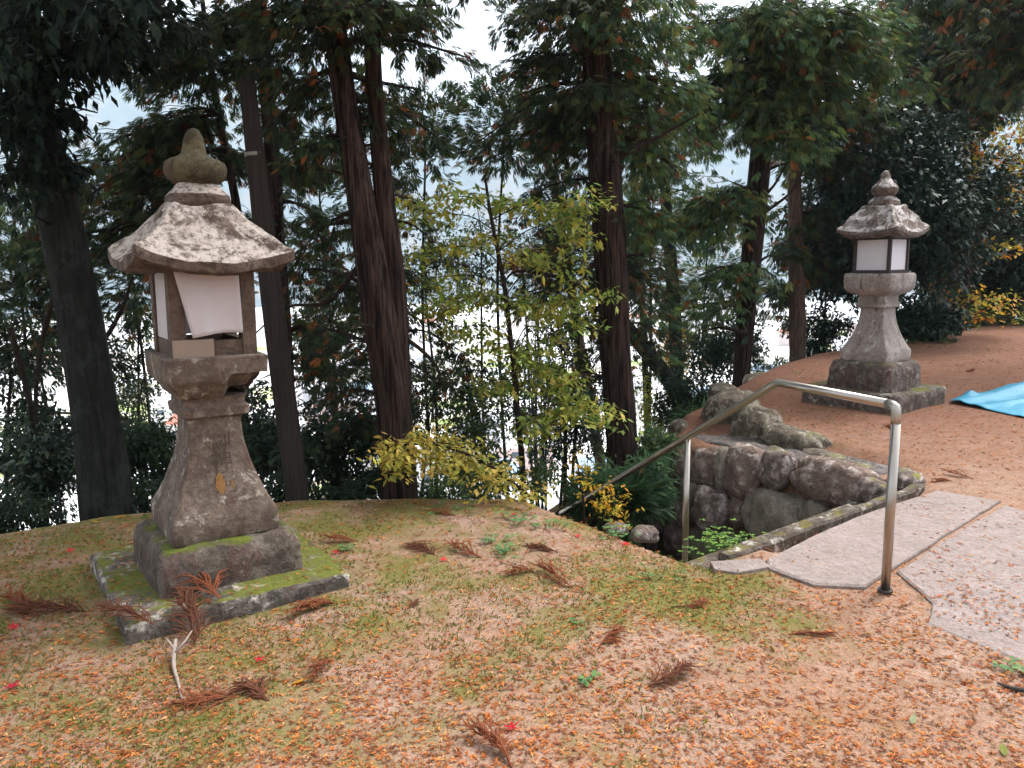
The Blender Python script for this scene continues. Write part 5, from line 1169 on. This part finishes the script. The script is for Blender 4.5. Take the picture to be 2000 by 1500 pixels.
# ------------------------------------------------------------------ the town in the valley
def town():
    walls = [flat_mat('white_render', (.78, .77, .76), .8), flat_mat('cream_render', (.70, .64, .55), .8), flat_mat('pink_render', (.66, .5, .46), .8)]
    roofs = [flat_mat('grey_tiles', (.24, .24, .26), .6, var=.2), flat_mat('orange_tiles', (.48, .17, .10), .7, var=.2), flat_mat('silver_roof', (.66, .67, .72), .4), flat_mat('blue_roof', (.28, .38, .52), .5)]
    wn = ['white', 'cream', 'pink']; rn = ['grey tiled', 'orange tiled', 'silver metal', 'blue metal']
    glass = flat_mat('dark_pane', (.05, .06, .08), .2, .5)
    r = random.Random(5); done = []; k = 0
    for _ in range(900):
        if k >= 54: break
        Y = 95 * (560 / 95) ** r.random(); x = r.uniform(-.62, .62) * Y
        if any(math.hypot(x - a, Y - b) < 13 for a, b in done) or gh(x, Y) > -34: continue
        done.append((x, Y)); k += 1
        w, d, h = r.uniform(7, 13), r.uniform(6, 9), r.choice([3.2, 5.6, 5.6, 6.2]); wi = r.choice([0, 0, 0, 1, 1, 2]); ri = r.choice([0, 0, 1, 2, 2, 3])
        root = empty('town_house', (x, Y, gh(x, Y) - .2), r.uniform(0, PI), f'{wn[wi]} walled house with a {rn[ri]} roof in the valley town behind the trees', 'house', 'houses of the valley town')
        MB().box((0, 0, h / 2), (w, d, h)).build('wall', walls[wi], root)
        e = .6; p = r.uniform(1.4, 2.3)
        V = [(-w / 2 - e, -d / 2 - e, h + .01), (w / 2 + e, -d / 2 - e, h + .01), (w / 2 + e, d / 2 + e, h + .01), (-w / 2 - e, d / 2 + e, h + .01), (-w / 2 - e * .6, 0, h + p), (w / 2 + e * .6, 0, h + p)]
        mesh('roof', V, [(0, 1, 5, 4), (2, 3, 4, 5), (0, 4, 3), (1, 2, 5), (3, 2, 1, 0)], roofs[ri], root)
        if Y < 230:
            for s in (-1, 1):
                for q in range(3):
                    f = MB().box(((q - 1) * w * .3, s * (d / 2 + .03), min(h - 1.2, 1.6 + (h > 4) * 2.6)), (1.5, .06, 1.1)).build('window', glass, root)
town()

# ------------------------------------------------------------------ light, air, camera
HAZE = True
if HAZE:
    mb = MB(); mb.box((0, 1060, 172), (4400, 2600, 440))
    m = bpy.data.materials.new('valley_haze'); m.use_nodes = True; nt = m.node_tree
    nt.nodes.remove(nt.nodes['Principled BSDF'])
    pv = N(nt, 'ShaderNodeVolumePrincipled'); pv.inputs['Color'].default_value = (0.68, 0.86, 1.0, 1); pv.inputs['Density'].default_value = 0.00042; pv.inputs['Anisotropy'].default_value = 0.0
    nt.links.new(pv.outputs[0], nt.nodes['Material Output'].inputs['Volume'])
    tag(mb.build('haze', m), kind='stuff')

SUN_EL, SUN_AZ = math.radians(58), math.radians(50)      # azimuth clockwise from +Y
w = bpy.data.worlds.new('World'); SC.world = w; w.use_nodes = True
nt = w.node_tree; bg = nt.nodes['Background']
sky = N(nt, 'ShaderNodeTexSky', sky_type='NISHITA'); sky.sun_disc = False; sky.sun_elevation = SUN_EL; sky.sun_rotation = SUN_AZ; sky.air_density = 1.0; sky.dust_density = 6.0
hs = N(nt, 'ShaderNodeHueSaturation', Saturation=0.15)
nt.links.new(sky.outputs[0], hs.inputs['Color']); nt.links.new(hs.outputs[0], bg.inputs['Color']); bg.inputs['Strength'].default_value = 0.15
L = bpy.data.lights.new('sun', 'SUN'); L.energy = 1.2; L.angle = math.radians(14); L.color = (1.0, 0.96, 0.90)
so = bpy.data.objects.new('sun', L); COL.objects.link(so)
dv = Vector((math.sin(SUN_AZ) * math.cos(SUN_EL), math.cos(SUN_AZ) * math.cos(SUN_EL), math.sin(SUN_EL)))
so.rotation_euler = dv.to_track_quat('Z', 'Y').to_euler(); so.location = (0, 0, 30)

cam = bpy.data.cameras.new('camera'); cam.sensor_width = 36; cam.lens = 27.0; cam.clip_end = 8000; cam.clip_start = 0.05
co = bpy.data.objects.new('camera', cam); COL.objects.link(co)
r_ = Vector((AR[0], AF[0], AU[0])); u_ = -Vector((AR[1], AF[1], AU[1])); b_ = -Vector((AR[2], AF[2], AU[2]))
mw = Matrix((r_, u_, b_)).transposed().to_4x4(); mw.translation = Vector(EYE); co.matrix_world = mw
SC.camera = co
SC.view_settings.view_transform = 'Standard'; SC.view_settings.look = 'None'; SC.view_settings.gamma = 1.0; SC.view_settings.exposure = 1.46
SC.cycles.max_bounces = 6; SC.cycles.transparent_max_bounces = 8; SC.cycles.volume_bounces = 3
SC.cycles.use_denoising = True
